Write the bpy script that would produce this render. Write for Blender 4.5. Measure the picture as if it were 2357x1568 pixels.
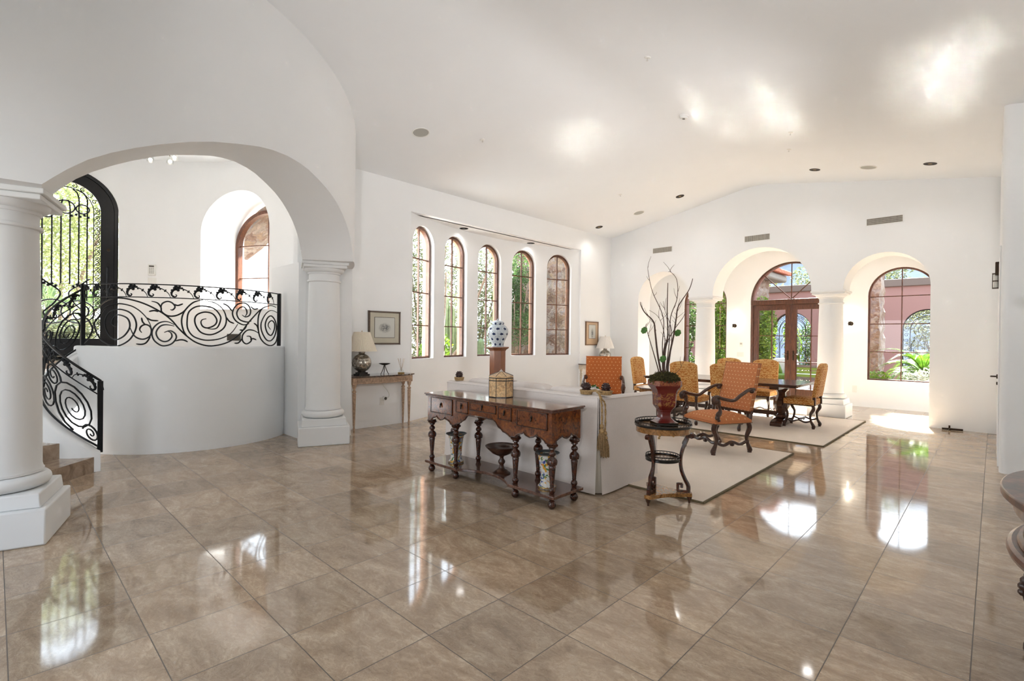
import bpy, bmesh, math, random
from mathutils import Vector, Matrix
PI = math.pi
sin, cos, sqrt = math.sin, math.cos, math.sqrt
rad = math.radians
S = bpy.context.scene
COL = S.collection
for o in list(bpy.data.objects):
    bpy.data.objects.remove(o)

# ------------------------------------------------------------------ camera
cam_d = bpy.data.cameras.new('camera')
cam_d.sensor_width = 36.0
cam_d.lens = 36.0 * 1150.6 / 2357.0
cam_d.clip_start = 0.05
cam_d.clip_end = 400
cam = bpy.data.objects.new('camera', cam_d)
COL.objects.link(cam)
cam.matrix_world = (Matrix.Translation((0, 0, 1.392)) @ Matrix.Rotation(rad(43.962), 4, 'Z')
                    @ Matrix.Rotation(PI / 2 - 0.0043, 4, 'X') @ Matrix.Rotation(0.0108, 4, 'Z'))
S.camera = cam

# ------------------------------------------------------------------ world, sun, exposure
W = bpy.data.worlds.new('world')
S.world = W
W.use_nodes = True
nt = W.node_tree
nt.nodes.clear()
wo = nt.nodes.new('ShaderNodeOutputWorld')
bg = nt.nodes.new('ShaderNodeBackground')
tc = nt.nodes.new('ShaderNodeTexCoord')
sp = nt.nodes.new('ShaderNodeSeparateXYZ')
rp = nt.nodes.new('ShaderNodeValToRGB')
rp.color_ramp.elements[0].position = 0.0
rp.color_ramp.elements[0].color = (0.95, 0.98, 1.0, 1)
rp.color_ramp.elements[1].position = 0.75
rp.color_ramp.elements[1].color = (0.62, 0.78, 1.0, 1)
nt.links.new(tc.outputs['Generated'], sp.inputs[0])
nt.links.new(sp.outputs['Z'], rp.inputs[0])
nt.links.new(rp.outputs[0], bg.inputs[0])
bg.inputs[1].default_value = 1.15
nt.links.new(bg.outputs[0], wo.inputs[0])

SUN = Vector((-0.19, 1.12, 1.0)).normalized()
sl = bpy.data.lights.new('sun', 'SUN')
sl.energy = 12.0
sl.angle = rad(2.3)
sl.color = (1.0, 0.97, 0.92)
so = bpy.data.objects.new('sun', sl)
COL.objects.link(so)
so.rotation_euler = SUN.to_track_quat('Z', 'Y').to_euler()
so.location = (0, 20, 20)

S.view_settings.view_transform = 'Standard'
S.view_settings.look = 'None'
S.view_settings.gamma = 1.0
S.view_settings.use_curve_mapping = False
S.view_settings.exposure = 2.72
cy = S.cycles
cy.use_denoising = True
cy.max_bounces = 9
cy.diffuse_bounces = 5
cy.glossy_bounces = 4
cy.transmission_bounces = 4
cy.transparent_max_bounces = 12
cy.blur_glossy = 0.0
cy.caustics_reflective = True
cy.caustics_refractive = False
cy.sample_clamp_indirect = 0.0
cy.use_adaptive_sampling = True
cy.adaptive_threshold = 0.02

# daylight enters by the openings behind the camera: portals only steer the sky sampling
def portal(loc, nrm, sx, sy):
    l = bpy.data.lights.new('sky_portal', 'AREA')
    l.shape = 'RECTANGLE'
    l.size, l.size_y = sx, sy
    l.cycles.is_portal = True
    o = bpy.data.objects.new('sky_portal', l)
    COL.objects.link(o)
    o.location = loc
    o.rotation_euler = Vector(nrm).to_track_quat('-Z', 'Z').to_euler()

# ------------------------------------------------------------------ materials
class Nodes:
    def __init__(s, name):
        s.m = bpy.data.materials.new(name)
        s.m.use_nodes = True
        s.t = s.m.node_tree
        s.b = s.t.nodes['Principled BSDF']
        s.out = s.t.nodes['Material Output']
    def n(s, typ, ins=None, **props):
        nd = s.t.nodes.new('ShaderNode' + typ)
        for k, v in props.items():
            setattr(nd, k, v)
        for k, v in (ins or {}).items():
            s.set(nd.inputs[k], v)
        return nd
    def set(s, sock, v):
        if isinstance(v, bpy.types.NodeSocket):
            s.t.links.new(v, sock)
        elif isinstance(v, bpy.types.Node):
            s.t.links.new(v.outputs[0], sock)
        else:
            if hasattr(sock.default_value, '__len__') and not hasattr(v, '__len__'):
                v = [v] * len(sock.default_value)
            if hasattr(v, '__len__') and len(v) == 3 and len(sock.default_value) == 4:
                v = (*v, 1)
            sock.default_value = v
    def obj(s, scale=None):
        c = s.n('TexCoord').outputs['Object']
        if scale:
            c = s.n('Mapping', {'Vector': c, 'Scale': scale}).outputs[0]
        return c
    def math(s, op, a, b=0.0, c=0.0):
        return s.n('Math', {0: a, 1: b, 2: c}, operation=op).outputs[0]
    def noise(s, vec, scale, detail=4, rough=0.55, dist=0.0):
        return s.n('TexNoise', {'Vector': vec, 'Scale': scale, 'Detail': detail, 'Roughness': rough, 'Distortion': dist})
    def ramp(s, fac, stops, interp='LINEAR'):
        r = s.n('ValToRGB', {0: fac})
        r.color_ramp.interpolation = interp
        e = r.color_ramp.elements
        while len(e) < len(stops):
            e.new(0.5)
        for el, (p, c) in zip(e, stops):
            el.position = p
            if not hasattr(c, '__len__'):
                c = (c, c, c)
            el.color = (*c, 1)
        return r.outputs[0]
    def mix(s, fac, a, b, mode='MIX'):
        nd = s.n('Mix', data_type='RGBA', blend_type=mode)
        s.set(nd.inputs[0], fac)
        s.set(nd.inputs[6], a)
        s.set(nd.inputs[7], b)
        return nd.outputs[2]
    def bump(s, h, strength=0.3, dist=0.01):
        b = s.n('Bump', {'Height': h, 'Strength': strength, 'Distance': dist})
        s.set(s.b.inputs['Normal'], b.outputs[0])
    def fin(s, color=None, rough=None, metal=None, spec=None):
        if color is not None: s.set(s.b.inputs['Base Color'], color)
        if rough is not None: s.set(s.b.inputs['Roughness'], rough)
        if metal is not None: s.set(s.b.inputs['Metallic'], metal)
        if spec is not None: s.set(s.b.inputs['Specular IOR Level'], spec)
        return s.m

def flat(name, c, rough=0.5, metal=0.0, vary=0.08, scale=12, bump=0.0):
    N = Nodes(name)
    v = N.noise(N.obj(), scale, 4)
    lo = tuple(max(0, x * (1 - vary)) for x in c)
    hi = tuple(min(1, x * (1 + vary)) for x in c)
    if bump: N.bump(v.outputs[0], bump, 0.005)
    return N.fin(N.ramp(v.outputs[0], [(0.3, lo), (0.7, hi)]), rough, metal)

def wood(name, dark, mid, light, rough=0.3, scale=(3, 3, 14), coat=0.0, grain=6):
    N = Nodes(name)
    c = N.obj(scale)
    a = N.noise(c, grain, 6, 0.65, 1.2)
    col = N.ramp(a.outputs[0], [(0.28, dark), (0.5, mid), (0.74, light)])
    N.bump(a.outputs[0], 0.08, 0.003)
    if coat: N.set(N.b.inputs['Coat Weight'], coat)
    return N.fin(col, rough)

M = {}
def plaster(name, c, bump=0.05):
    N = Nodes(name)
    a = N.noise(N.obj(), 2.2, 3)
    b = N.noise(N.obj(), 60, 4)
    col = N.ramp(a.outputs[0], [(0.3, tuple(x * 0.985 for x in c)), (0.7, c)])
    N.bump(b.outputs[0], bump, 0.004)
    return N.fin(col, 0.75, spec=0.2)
M['wall'] = plaster('white_plaster', (0.86, 0.87, 0.873))
M['ceiling'] = plaster('ceiling_plaster', (0.855, 0.875, 0.89), 0.02)
M['cast'] = plaster('cast_stone_white', (0.80, 0.805, 0.80), 0.02)
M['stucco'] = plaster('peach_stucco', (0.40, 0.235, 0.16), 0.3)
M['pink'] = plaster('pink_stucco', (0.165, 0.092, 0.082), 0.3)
M['cap'] = plaster('brown_wall_cap', (0.085, 0.065, 0.055), 0.1)

def marble():
    N = Nodes('polished_travertine_tiles')
    o = N.obj()
    sx = N.n('SeparateXYZ', {0: o})
    T = 0.4572
    gx = N.math('DIVIDE', N.math('ADD', sx.outputs[0], 0.5145 + T * 60), T)
    gy = N.math('DIVIDE', N.math('ADD', sx.outputs[1], -2.7901 + T * 60), T)
    fx, fy = N.math('FRACT', gx), N.math('FRACT', gy)
    ex = N.math('MINIMUM', fx, N.math('SUBTRACT', 1.0, fx))
    ey = N.math('MINIMUM', fy, N.math('SUBTRACT', 1.0, fy))
    e = N.math('MINIMUM', ex, ey)
    grout = N.math('LESS_THAN', e, 0.0050)
    cell = N.n('CombineXYZ', {0: N.math('FLOOR', gx), 1: N.math('FLOOR', gy)})
    wn = N.n('TexWhiteNoise', {'Vector': cell}, noise_dimensions='3D')
    off = N.n('VectorMath', {0: wn.outputs[1], 1: (37, 53, 11)}, operation='MULTIPLY')
    v = N.n('VectorMath', {0: o, 1: off.outputs[0]}, operation='ADD').outputs[0]
    # stretched bedding along the tile's y in half the tiles
    vs = N.n('VectorMath', {0: v, 1: (1.0, 1.9, 1.0)}, operation='MULTIPLY').outputs[0]
    n1 = N.noise(vs, 2.4, 8, 0.62, 1.6)
    n2 = N.noise(vs, 11, 8, 0.7, 2.2)
    n3 = N.noise(v, 42, 5, 0.7, 1.0)
    n4 = N.noise(vs, 26, 8, 0.78, 1.2)
    n5 = N.noise(v, 150, 3, 0.7)
    base = N.ramp(n1.outputs[0], [(0.25, (0.31, 0.22, 0.145)), (0.47, (0.455, 0.34, 0.235)), (0.62, (0.56, 0.44, 0.315)), (0.82, (0.64, 0.53, 0.40))])
    fine = N.ramp(n2.outputs[0], [(0.30, (0.74, 0.70, 0.67)), (0.5, (0.98, 0.97, 0.96)), (0.7, (1.10, 1.09, 1.06))])
    c = N.mix(1.0, base, fine, 'MULTIPLY')
    vein = N.ramp(n2.outputs[0], [(0.485, 0.0), (0.497, 1.0), (0.503, 1.0), (0.515, 0.0)])
    c = N.mix(N.math('MULTIPLY', vein, N.math('MULTIPLY', n1.outputs[0], 0.75)), c, (0.20, 0.105, 0.06))
    pit = N.ramp(n3.outputs[0], [(0.62, 0.0), (0.74, 0.45)])
    c = N.mix(pit, c, (0.60, 0.53, 0.44))
    c = N.mix(N.ramp(n4.outputs[0], [(0.56, 0.0), (0.70, 0.60)]), c, (0.19, 0.125, 0.08))
    c = N.mix(N.ramp(n4.outputs[0], [(0.30, 0.5), (0.43, 0.0)]), c, (0.62, 0.53, 0.42))
    c = N.mix(N.ramp(n5.outputs[0], [(0.60, 0.0), (0.72, 0.45)]), c, (0.24, 0.17, 0.12))
    tone = N.math('ADD', N.math('MULTIPLY', wn.outputs[0], 0.30), 0.80)
    c = N.mix(1.0, c, N.n('CombineColor', {0: tone, 1: tone, 2: tone}).outputs[0], 'MULTIPLY')
    c = N.mix(grout, c, (0.13, 0.10, 0.075))
    N.bump(N.math('SUBTRACT', 1.0, grout), 0.25, 0.0008)
    r = N.math('ADD', N.math('MULTIPLY', grout, 0.4), 0.062)
    N.set(N.b.inputs['IOR'], 1.62)
    return N.fin(c, r)
M['floor'] = marble()

def stair_stone():
    N = Nodes('travertine_stair_stone')
    n1 = N.noise(N.obj(), 6, 8, 0.65, 1.4)
    return N.fin(N.ramp(n1.outputs[0], [(0.3, (0.20, 0.135, 0.09)), (0.5, (0.33, 0.24, 0.17)), (0.75, (0.46, 0.36, 0.27))]), 0.12)
M['stair'] = stair_stone()

def glass(name='window_glass', tint=(0.96, 0.98, 0.97)):
    N = Nodes(name)
    N.t.nodes.remove(N.b)
    tr = N.n('BsdfTransparent', {0: tint})
    gl = N.n('BsdfGlossy', {'Roughness': 0.0})
    lw = N.n('LayerWeight', {'Blend': 0.5}).outputs['Facing']
    fr = N.math('ADD', N.math('MULTIPLY', N.math('POWER', lw, 4.0), 0.55), 0.035)
    mx = N.n('MixShader', {0: fr, 1: tr, 2: gl})
    N.t.links.new(mx.outputs[0], N.out.inputs[0])
    return N.m
M['glass'] = glass()

M['iron'] = flat('wrought_iron', (0.012, 0.013, 0.015), 0.42, 0.6, 0.2, 30)
M['door_iron'] = flat('black_iron_door', (0.008, 0.008, 0.009), 0.3, 0.3, 0.2, 20)
M['bronze'] = flat('dark_bronze', (0.045, 0.03, 0.02), 0.35, 0.8)
M['chrome'] = flat('polished_nickel', (0.75, 0.75, 0.74), 0.15, 1.0)
M['brass'] = flat('aged_brass', (0.45, 0.30, 0.11), 0.3, 1.0)
M['white_plastic'] = flat('white_plastic', (0.78, 0.78, 0.75), 0.4, 0, 0.02)
M['grey_grille'] = flat('grey_speaker_mesh', (0.42, 0.42, 0.39), 0.8, 0, 0.05, 200)
M['vent_dark'] = flat('vent_dark_metal', (0.10, 0.09, 0.075), 0.7)  # dark metal for vent backings, displays and small frames
M['vent'] = flat('vent_cream_metal', (0.62, 0.59, 0.52), 0.5)
M['frame_wood'] = wood('window_frame_wood', (0.035, 0.012, 0.006), (0.10, 0.035, 0.016), (0.20, 0.075, 0.035), 0.35, (8, 8, 1.5))
M['door_wood'] = wood('door_walnut', (0.025, 0.009, 0.005), (0.085, 0.030, 0.014), (0.17, 0.068, 0.03), 0.35, (9, 9, 1.0))
M['dark_wood'] = wood('dark_carved_wood', (0.012, 0.005, 0.003), (0.045, 0.017, 0.009), (0.10, 0.038, 0.018), 0.28, (5, 5, 5), 0.2)
M['red_wood'] = wood('mahogany_turned_wood', (0.010, 0.003, 0.002), (0.042, 0.011, 0.005), (0.11, 0.028, 0.010), 0.22, (5, 5, 5), 0.4)
M['table_wood'] = wood('dining_table_wood', (0.02, 0.009, 0.006), (0.06, 0.025, 0.015), (0.12, 0.052, 0.032), 0.18, (1.2, 12, 4), 0.3)
M['pedestal_wood'] = wood('pedestal_cherry', (0.10, 0.032, 0.012), (0.19, 0.065, 0.026), (0.28, 0.105, 0.045), 0.3, (14, 14, 0.8))

def burl(name, dark, mid, light, sc=16, rough=0.22):
    N = Nodes(name)
    a = N.noise(N.obj(), sc, 8, 0.7, 1.4)
    b = N.noise(N.obj(), sc * 4, 4, 0.6, 0.6)
    c = N.ramp(a.outputs[0], [(0.30, dark), (0.5, mid), (0.72, light)])
    k = N.ramp(b.outputs[0], [(0.35, 0.55), (0.6, 1.0)])
    N.set(N.b.inputs['Coat Weight'], 0.5)
    N.set(N.b.inputs['Coat Roughness'], 0.1)
    return N.fin(N.mix(1.0, c, k, 'MULTIPLY'), rough)
M['burl'] = burl('walnut_burl_veneer', (0.025, 0.005, 0.002), (0.165, 0.042, 0.009), (0.33, 0.10, 0.02))
M['burl_top'] = burl('brown_polished_veneer', (0.05, 0.02, 0.014), (0.13, 0.055, 0.035), (0.22, 0.10, 0.06), 8, 0.16)
M['burl_gold'] = burl('golden_burl_veneer', (0.09, 0.032, 0.008), (0.33, 0.15, 0.04), (0.50, 0.26, 0.085), 14)
M['burl_pale'] = burl('pale_burl_veneer', (0.40, 0.20, 0.07), (0.70, 0.44, 0.20), (0.78, 0.54, 0.29), 11, 0.3)
M['demi_top'] = burl('mottled_brown_tabletop', (0.04, 0.012, 0.006), (0.12, 0.038, 0.018), (0.21, 0.08, 0.04), 6, 0.35)

def damask():
    N = Nodes('damask_gold_orange')
    o = N.obj()
    s = N.n('SeparateXYZ', {0: o})
    xa = N.math('ABSOLUTE', s.outputs[0])
    y = 0
    gn = N.n('SeparateXYZ', {0: N.n('NewGeometry').outputs['Normal']})
    up = N.math('GREATER_THAN', N.math('ABSOLUTE', gn.outputs[2]), 0.55)
    y = N.math('ADD', N.math('MULTIPLY', s.outputs[1], up), N.math('MULTIPLY', s.outputs[2], N.math('SUBTRACT', 1.0, up)))
    tt = N.n('SeparateXYZ', {0: N.n('VectorTransform', {0: N.n('NewGeometry').outputs['Normal']}, vector_type='NORMAL', convert_from='WORLD', convert_to='OBJECT').outputs[0]})
    sd = N.math('GREATER_THAN', N.math('ABSOLUTE', tt.outputs[0]), 0.6)
    x = N.math('ADD', N.math('MULTIPLY', s.outputs[1], sd), N.math('MULTIPLY', xa, N.math('SUBTRACT', 1.0, sd)))
    v = N.n('CombineXYZ', {0: x, 1: y, 2: 0.0})
    w = N.n('TexWave', {'Vector': v, 'Scale': 8.0, 'Distortion': 11.0, 'Detail': 3.0, 'Detail Scale': 3.0}, wave_type='RINGS')
    w2 = N.noise(v.outputs[0], 34, 3, 0.5, 2.0)
    f = N.math('ADD', N.math('MULTIPLY', w.outputs[0] if False else w.outputs['Fac'], 0.6), N.math('MULTIPLY', w2.outputs[0], 0.5))
    c = N.ramp(f, [(0.38, (0.42, 0.145, 0.026)), (0.52, (0.54, 0.26, 0.07)), (0.66, (0.64, 0.37, 0.13))])
    N.bump(f, 0.2, 0.003)
    return N.fin(c, 0.7, spec=0.3)
M['damask'] = damask()

def dotted(name, base, dot, pitch=0.042):
    N = Nodes(name)
    s = N.n('SeparateXYZ', {0: N.obj()})
    gn = N.n('SeparateXYZ', {0: N.n('NewGeometry').outputs['Normal']})
    up = N.math('GREATER_THAN', N.math('ABSOLUTE', gn.outputs[2]), 0.55)
    yz = N.math('ADD', N.math('MULTIPLY', s.outputs[1], up), N.math('MULTIPLY', s.outputs[2], N.math('SUBTRACT', 1.0, up)))
    sx_ = N.math('GREATER_THAN', N.math('ABSOLUTE', gn.outputs[0]), 2.0)
    u = N.math('DIVIDE', N.math('ADD', s.outputs[0], 5.0), pitch)
    v = N.math('DIVIDE', N.math('ADD', yz, 5.0), pitch * 0.86)
    row = N.math('FLOOR', v)
    u = N.math('ADD', u, N.math('MULTIPLY', N.math('MODULO', row, 2.0), 0.5))
    fu = N.math('SUBTRACT', N.math('FRACT', u), 0.5)
    fv = N.math('SUBTRACT', N.math('FRACT', v), 0.5)
    d = N.math('SQRT', N.math('ADD', N.math('MULTIPLY', fu, fu), N.math('MULTIPLY', fv, fv)))
    m = N.ramp(d, [(0.07, 1.0), (0.17, 0.0)])
    wv = N.noise(N.obj(), 160, 3)
    b = N.ramp(wv.outputs[0], [(0.3, tuple(q * 0.75 for q in base)), (0.7, tuple(q * 1.2 for q in base))])
    N.bump(wv.outputs[0], 0.15, 0.002)
    return N.fin(N.mix(m, b, dot), 0.75, spec=0.2)
M['orange'] = dotted('orange_dotted_fabric', (0.56, 0.205, 0.080), (0.78, 0.55, 0.30), .055)
M['orange_deep'] = dotted('deep_orange_dotted_fabric', (0.46, 0.125, 0.030), (0.72, 0.42, 0.18), 0.060)

def linen(name, c, sc=300):
    N = Nodes(name)
    a = N.noise(N.obj((1, 1, 6)), sc / 6, 3)
    b = N.noise(N.obj(), 5, 3)
    N.bump(a.outputs[0], 0.2, 0.002)
    k = N.mix(0.5, N.ramp(a.outputs[0], [(0.3, tuple(q * 0.88 for q in c)), (0.7, c)]), N.ramp(b.outputs[0], [(0.3, tuple(q * 0.93 for q in c)), (0.7, c)]))
    return N.fin(k, 0.9, spec=0.1)
M['linen'] = linen('cream_linen', (0.76, 0.70, 0.66))
M['lining'] = linen('white_cambric', (0.55, 0.50, 0.42))
M['rug'] = linen('beige_rug_pile', (0.80, 0.70, 0.60), 500)
M['rug_edge'] = flat('rug_binding', (0.13, 0.10, 0.05), 0.9)
M['rope'] = flat('gold_rope', (0.36, 0.23, 0.10), 0.7, 0, 0.5, 90)
M['tassel'] = flat('gold_tassel_fringe', (0.27, 0.17, 0.08), 0.8, 0, 0.5, 120)
M['finial'] = flat('dark_carved_finial', (0.03, 0.010, 0.008), 0.35, 0, 0.6, 60, 0.8)
M['shade'] = linen('cream_pleated_shade', (0.82, 0.74, 0.62))
M['shade2'] = linen('white_pleated_shade', (0.84, 0.81, 0.76))
def mercury(name, dark):
    N = Nodes(name)
    a = N.noise(N.obj(), 30, 6, 0.7, 0.5)
    c = N.ramp(a.outputs[0], [(0.35, (0.07, 0.05, 0.035) if dark else (0.3, 0.28, 0.25)), (0.55, (0.48, 0.44, 0.38)), (0.7, (0.85, 0.82, 0.76))])
    N.bump(a.outputs[0], 0.2, 0.004)
    return N.fin(c, N.ramp(a.outputs[0], [(0.3, 0.4), (0.7, 0.12)]), 0.85)
M['mercury'] = mercury('antiqued_mercury_glass', True)
M['mercury2'] = mercury('silver_mercury_glass', False)
M['marble_dark'] = burl('dark_emperador_marble', (0.02, 0.012, 0.010), (0.06, 0.035, 0.026), (0.24, 0.16, 0.11), 18, 0.08)
M['bleached'] = flat('bleached_carved_wood', (0.40, 0.27, 0.18), 0.5, 0, 0.35, 40, 0.3)
M['bleached2'] = flat('cream_carved_wood', (0.55, 0.47, 0.36), 0.5, 0, 0.25, 40, 0.3)

def ceramic(name, bgc, cols, sc, thr=0.5, rough=0.12):
    N = Nodes(name)
    o = N.obj()
    v = N.n('TexVoronoi', {'Vector': o, 'Scale': sc})
    nz = N.noise(o, sc * 0.9, 4, 0.6, 1.5)
    c = bgc
    for i, (cc, a, b) in enumerate(cols):
        n2 = N.noise(N.n('Mapping', {'Vector': o, 'Location': (i * 3.7, i * 1.3, i * 2.1)}).outputs[0], sc * 0.8, 3, 0.5, 1.2)
        m = N.ramp(n2.outputs[0], [(a, 0.0), (b, 1.0)])
        c = N.mix(m, c, cc)
    return N.fin(c, rough)
M['floral'] = ceramic('floral_glazed_ceramic', (0.62, 0.62, 0.58), [((0.06, 0.16, 0.05), 0.57, 0.59), ((0.05, 0.08, 0.30), 0.60, 0.62), ((0.60, 0.30, 0.03), 0.56, 0.58), ((0.45, 0.10, 0.03), 0.63, 0.65)], 22)
M['zinc'] = flat('zinc_rim', (0.16, 0.17, 0.17), 0.35, 0.6)

def bluewhite():
    N = Nodes('blue_white_porcelain')
    o = N.obj()
    s = N.n('SeparateXYZ', {0: o})
    ang = N.math('ARCTAN2', s.outputs[1], s.outputs[0])
    u = N.math('MULTIPLY', ang, 8 / (2 * PI))
    v = N.math('MULTIPLY', s.outputs[2], 11.0)
    u = N.math('ADD', u, N.math('MULTIPLY', N.math('MODULO', N.math('FLOOR', v), 2.0), 0.5))
    fu = N.math('SUBTRACT', N.math('FRACT', N.math('ADD', u, 20.0)), 0.5)
    fv = N.math('SUBTRACT', N.math('FRACT', v), 0.5)
    d = N.math('SQRT', N.math('ADD', N.math('MULTIPLY', fu, fu), N.math('MULTIPLY', fv, fv)))
    blot = N.ramp(N.math('ADD', d, N.math('MULTIPLY', N.noise(o, 60, 3).outputs[0], 0.25)), [(0.33, 1.0), (0.37, 0.0)])
    sc = N.ramp(N.noise(o, 38, 4, 0.6, 2.0).outputs[0], [(0.50, 0.0), (0.52, 0.9), (0.55, 0.9), (0.57, 0.0)])
    c = N.mix(sc, (0.55, 0.60, 0.62), (0.05, 0.09, 0.20))
    c = N.mix(blot, c, (0.012, 0.022, 0.07))
    return N.fin(c, 0.1)
M['bluewhite'] = bluewhite()

def lacquer():
    N = Nodes('red_lacquer_with_gilt_figures')
    o = N.obj()
    n1 = N.noise(o, 16, 4, 0.6, 2.5)
    s = N.n('SeparateXYZ', {0: o})
    band = N.ramp(s.outputs[2], [(0.16, 0.0), (0.18, 1.0), (0.27, 1.0), (0.29, 0.0)])
    m = N.math('MULTIPLY', N.ramp(n1.outputs[0], [(0.50, 0.0), (0.54, 1.0)]), band)
    rim = N.ramp(s.outputs[2], [(0.345, 0.0), (0.355, 1.0)])
    m2 = N.math('MULTIPLY', N.ramp(N.noise(o, 45, 3, 0.5, 3).outputs[0], [(0.46, 0.0), (0.52, 1.0)]), rim)
    foot = N.ramp(s.outputs[2], [(0.028, 1.0), (0.032, 0.0)])
    c = N.mix(m, (0.115, 0.012, 0.008), (0.26, 0.10, 0.025))
    c = N.mix(m2, c, (0.28, 0.09, 0.03))
    c = N.mix(foot, c, (0.008, 0.008, 0.006))
    N.set(N.b.inputs['Coat Weight'], 0.3)
    return N.fin(c, 0.25)
M['lacquer'] = lacquer()
M['moss'] = flat('dried_moss', (0.065, 0.055, 0.012), 0.95, 0, 0.7, 80)
M['succulent'] = flat('green_succulent', (0.05, 0.14, 0.02), 0.6, 0, 0.4, 60)
M['twig'] = flat('brown_branches', (0.055, 0.028, 0.02), 0.8, 0, 0.4, 50)
M['terracotta'] = flat('terracotta_pot', (0.33, 0.15, 0.09), 0.8)
M['paper'] = flat('cream_picture_mat', (0.62, 0.57, 0.47), 0.9, 0, 0.03)
M['paper_peach'] = flat('peach_picture_mat', (0.66, 0.46, 0.30), 0.9, 0, 0.03)
M['pic_frame'] = flat('brown_picture_frame', (0.10, 0.065, 0.045), 0.4, 0, 0.3, 60)
M['pic_frame_gold'] = flat('gilt_brown_picture_frame', (0.22, 0.12, 0.06), 0.4, 0, 0.3, 60)
M['ink'] = flat('thin_dark_line', (0.03, 0.025, 0.02), 0.8)
def sketch(seed):
    N = Nodes('pencil_drawing')
    o = N.obj()
    a = N.noise(N.n('Mapping', {'Vector': o, 'Location': (seed, seed * 2, 0), 'Scale': (1, 1, 2.2)}).outputs[0], 34, 6, 0.75, 1.0)
    d = N.n('VectorMath', {0: N.n('Mapping', {'Vector': o, 'Scale': (1, 8.0 if seed < 5 else 15, 11.0 if seed < 5 else 7)}).outputs[0]}, operation='LENGTH').outputs['Value']
    f = N.math('MULTIPLY', N.ramp(a.outputs[0], [(0.40, 0.0), (0.54, 1.0)]), N.ramp(d, [(0.35, 1.0), (0.95, 0.0)]))
    return N.fin(N.mix(f, (0.70, 0.69, 0.66), (0.10, 0.10, 0.11)), 0.9)
M['sketch'] = sketch(1.3)
M['sketch2'] = sketch(7.7)
M['black_base'] = flat('black_lacquer_base', (0.008, 0.007, 0.006), 0.2)
M['bulb'] = Nodes('lit_bulb').m
b_ = M['bulb'].node_tree.nodes['Principled BSDF']
b_.inputs['Emission Color'].default_value = (1, 0.86, 0.66, 1)
b_.inputs['Emission Strength'].default_value = 6
M['clear'] = glass('clear_lamp_glass', (0.93, 0.94, 0.93))

def stone_wall():
    N = Nodes('rough_stone_masonry')
    o = N.obj()
    v = N.n('TexVoronoi', {'Vector': N.n('VectorMath', {0: o, 1: N.noise(o, 3, 3).outputs[1]}, operation='ADD').outputs[0], 'Scale': 4.6}, feature='F1')
    e = N.n('TexVoronoi', {'Vector': N.n('VectorMath', {0: o, 1: N.noise(o, 3, 3).outputs[1]}, operation='ADD').outputs[0], 'Scale': 4.6}, feature='DISTANCE_TO_EDGE')
    hv = N.n('SeparateXYZ', {0: v.outputs['Color']})
    c = N.ramp(hv.outputs[0], [(0.1, (0.12, 0.065, 0.04)), (0.45, (0.19, 0.125, 0.075)), (0.75, (0.23, 0.185, 0.145)), (1.0, (0.15, 0.115, 0.10))])
    c = N.mix(1.0, c, N.ramp(N.noise(o, 14, 6, 0.7).outputs[0], [(0.3, 0.6), (0.7, 1.15)]), 'MULTIPLY')
    c = N.mix(N.ramp(e.outputs[0], [(0.02, 1.0), (0.06, 0.0)]), c, (0.14, 0.10, 0.08))
    N.bump(N.math('ADD', e.outputs[0], N.noise(o, 14, 6).outputs[0]), 0.6, 0.05)
    return N.fin(c, 0.9)
M['stone'] = stone_wall()

def leaf(name, a, b, c):
    N = Nodes(name)
    info = N.n('ObjectInfo')
    nz = N.noise(N.obj(), 9, 3)
    col = N.ramp(nz.outputs[0], [(0.3, a), (0.5, b), (0.72, c)])
    N.fin(col, 0.55, spec=0.3)
    tr = N.n('BsdfTranslucent', {0: col})
    mx = N.n('MixShader', {0: 0.35, 1: N.b.outputs[0], 2: tr})
    N.t.links.new(mx.outputs[0], N.out.inputs[0])
    return N.m
M['leaf_bright'] = leaf('bright_green_leaves', (0.03, 0.08, 0.005), (0.10, 0.19, 0.012), (0.22, 0.31, 0.03))
M['leaf_dark'] = leaf('dark_green_leaves', (0.02, 0.05, 0.01), (0.05, 0.10, 0.025), (0.11, 0.18, 0.05))
M['leaf_olive'] = leaf('olive_grey_leaves', (0.045, 0.055, 0.025), (0.09, 0.105, 0.05), (0.17, 0.18, 0.10))
M['leaf_pale'] = leaf('pale_yellow_green_leaves', (0.09, 0.12, 0.035), (0.18, 0.21, 0.075), (0.30, 0.32, 0.15))
M['leaf_white'] = leaf('white_flowering_leaves', (0.22, 0.28, 0.14), (0.42, 0.45, 0.34), (0.6, 0.6, 0.55))
M['palm'] = leaf('palm_fronds', (0.03, 0.075, 0.006), (0.075, 0.17, 0.012), (0.17, 0.28, 0.03))
M['palm_soft'] = leaf('soft_green_palm_leaves', (0.05, 0.08, 0.03), (0.10, 0.15, 0.06), (0.18, 0.24, 0.10))
M['cactus'] = flat('grey_green_cactus', (0.13, 0.18, 0.08), 0.7, 0, 0.3, 12, 0.3)
M['bark'] = flat('grey_brown_bark', (0.13, 0.095, 0.065), 0.9, 0, 0.4, 20, 0.5)
M['patio'] = flat('pale_patio_paving', (0.34, 0.27, 0.22), 0.8, 0, 0.15, 1.5)
M['gravel'] = flat('desert_gravel', (0.24, 0.18, 0.13), 0.95, 0, 0.35, 8)
M['tile_red'] = flat('red_clay_roof_tile', (0.36, 0.11, 0.06), 0.8, 0, 0.3, 20)
M['eave'] = flat('grey_painted_eave', (0.16, 0.15, 0.13), 0.7)
M['green_fab'] = flat('lime_green_cushion', (0.12, 0.20, 0.03), 0.8)
M['white_fab'] = flat('white_outdoor_cushion', (0.62, 0.62, 0.60), 0.8)
M['mountain'] = flat('hazy_mountain_slope', (0.11, 0.13, 0.16), 1.0, 0, 0.4, 0.4)

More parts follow.
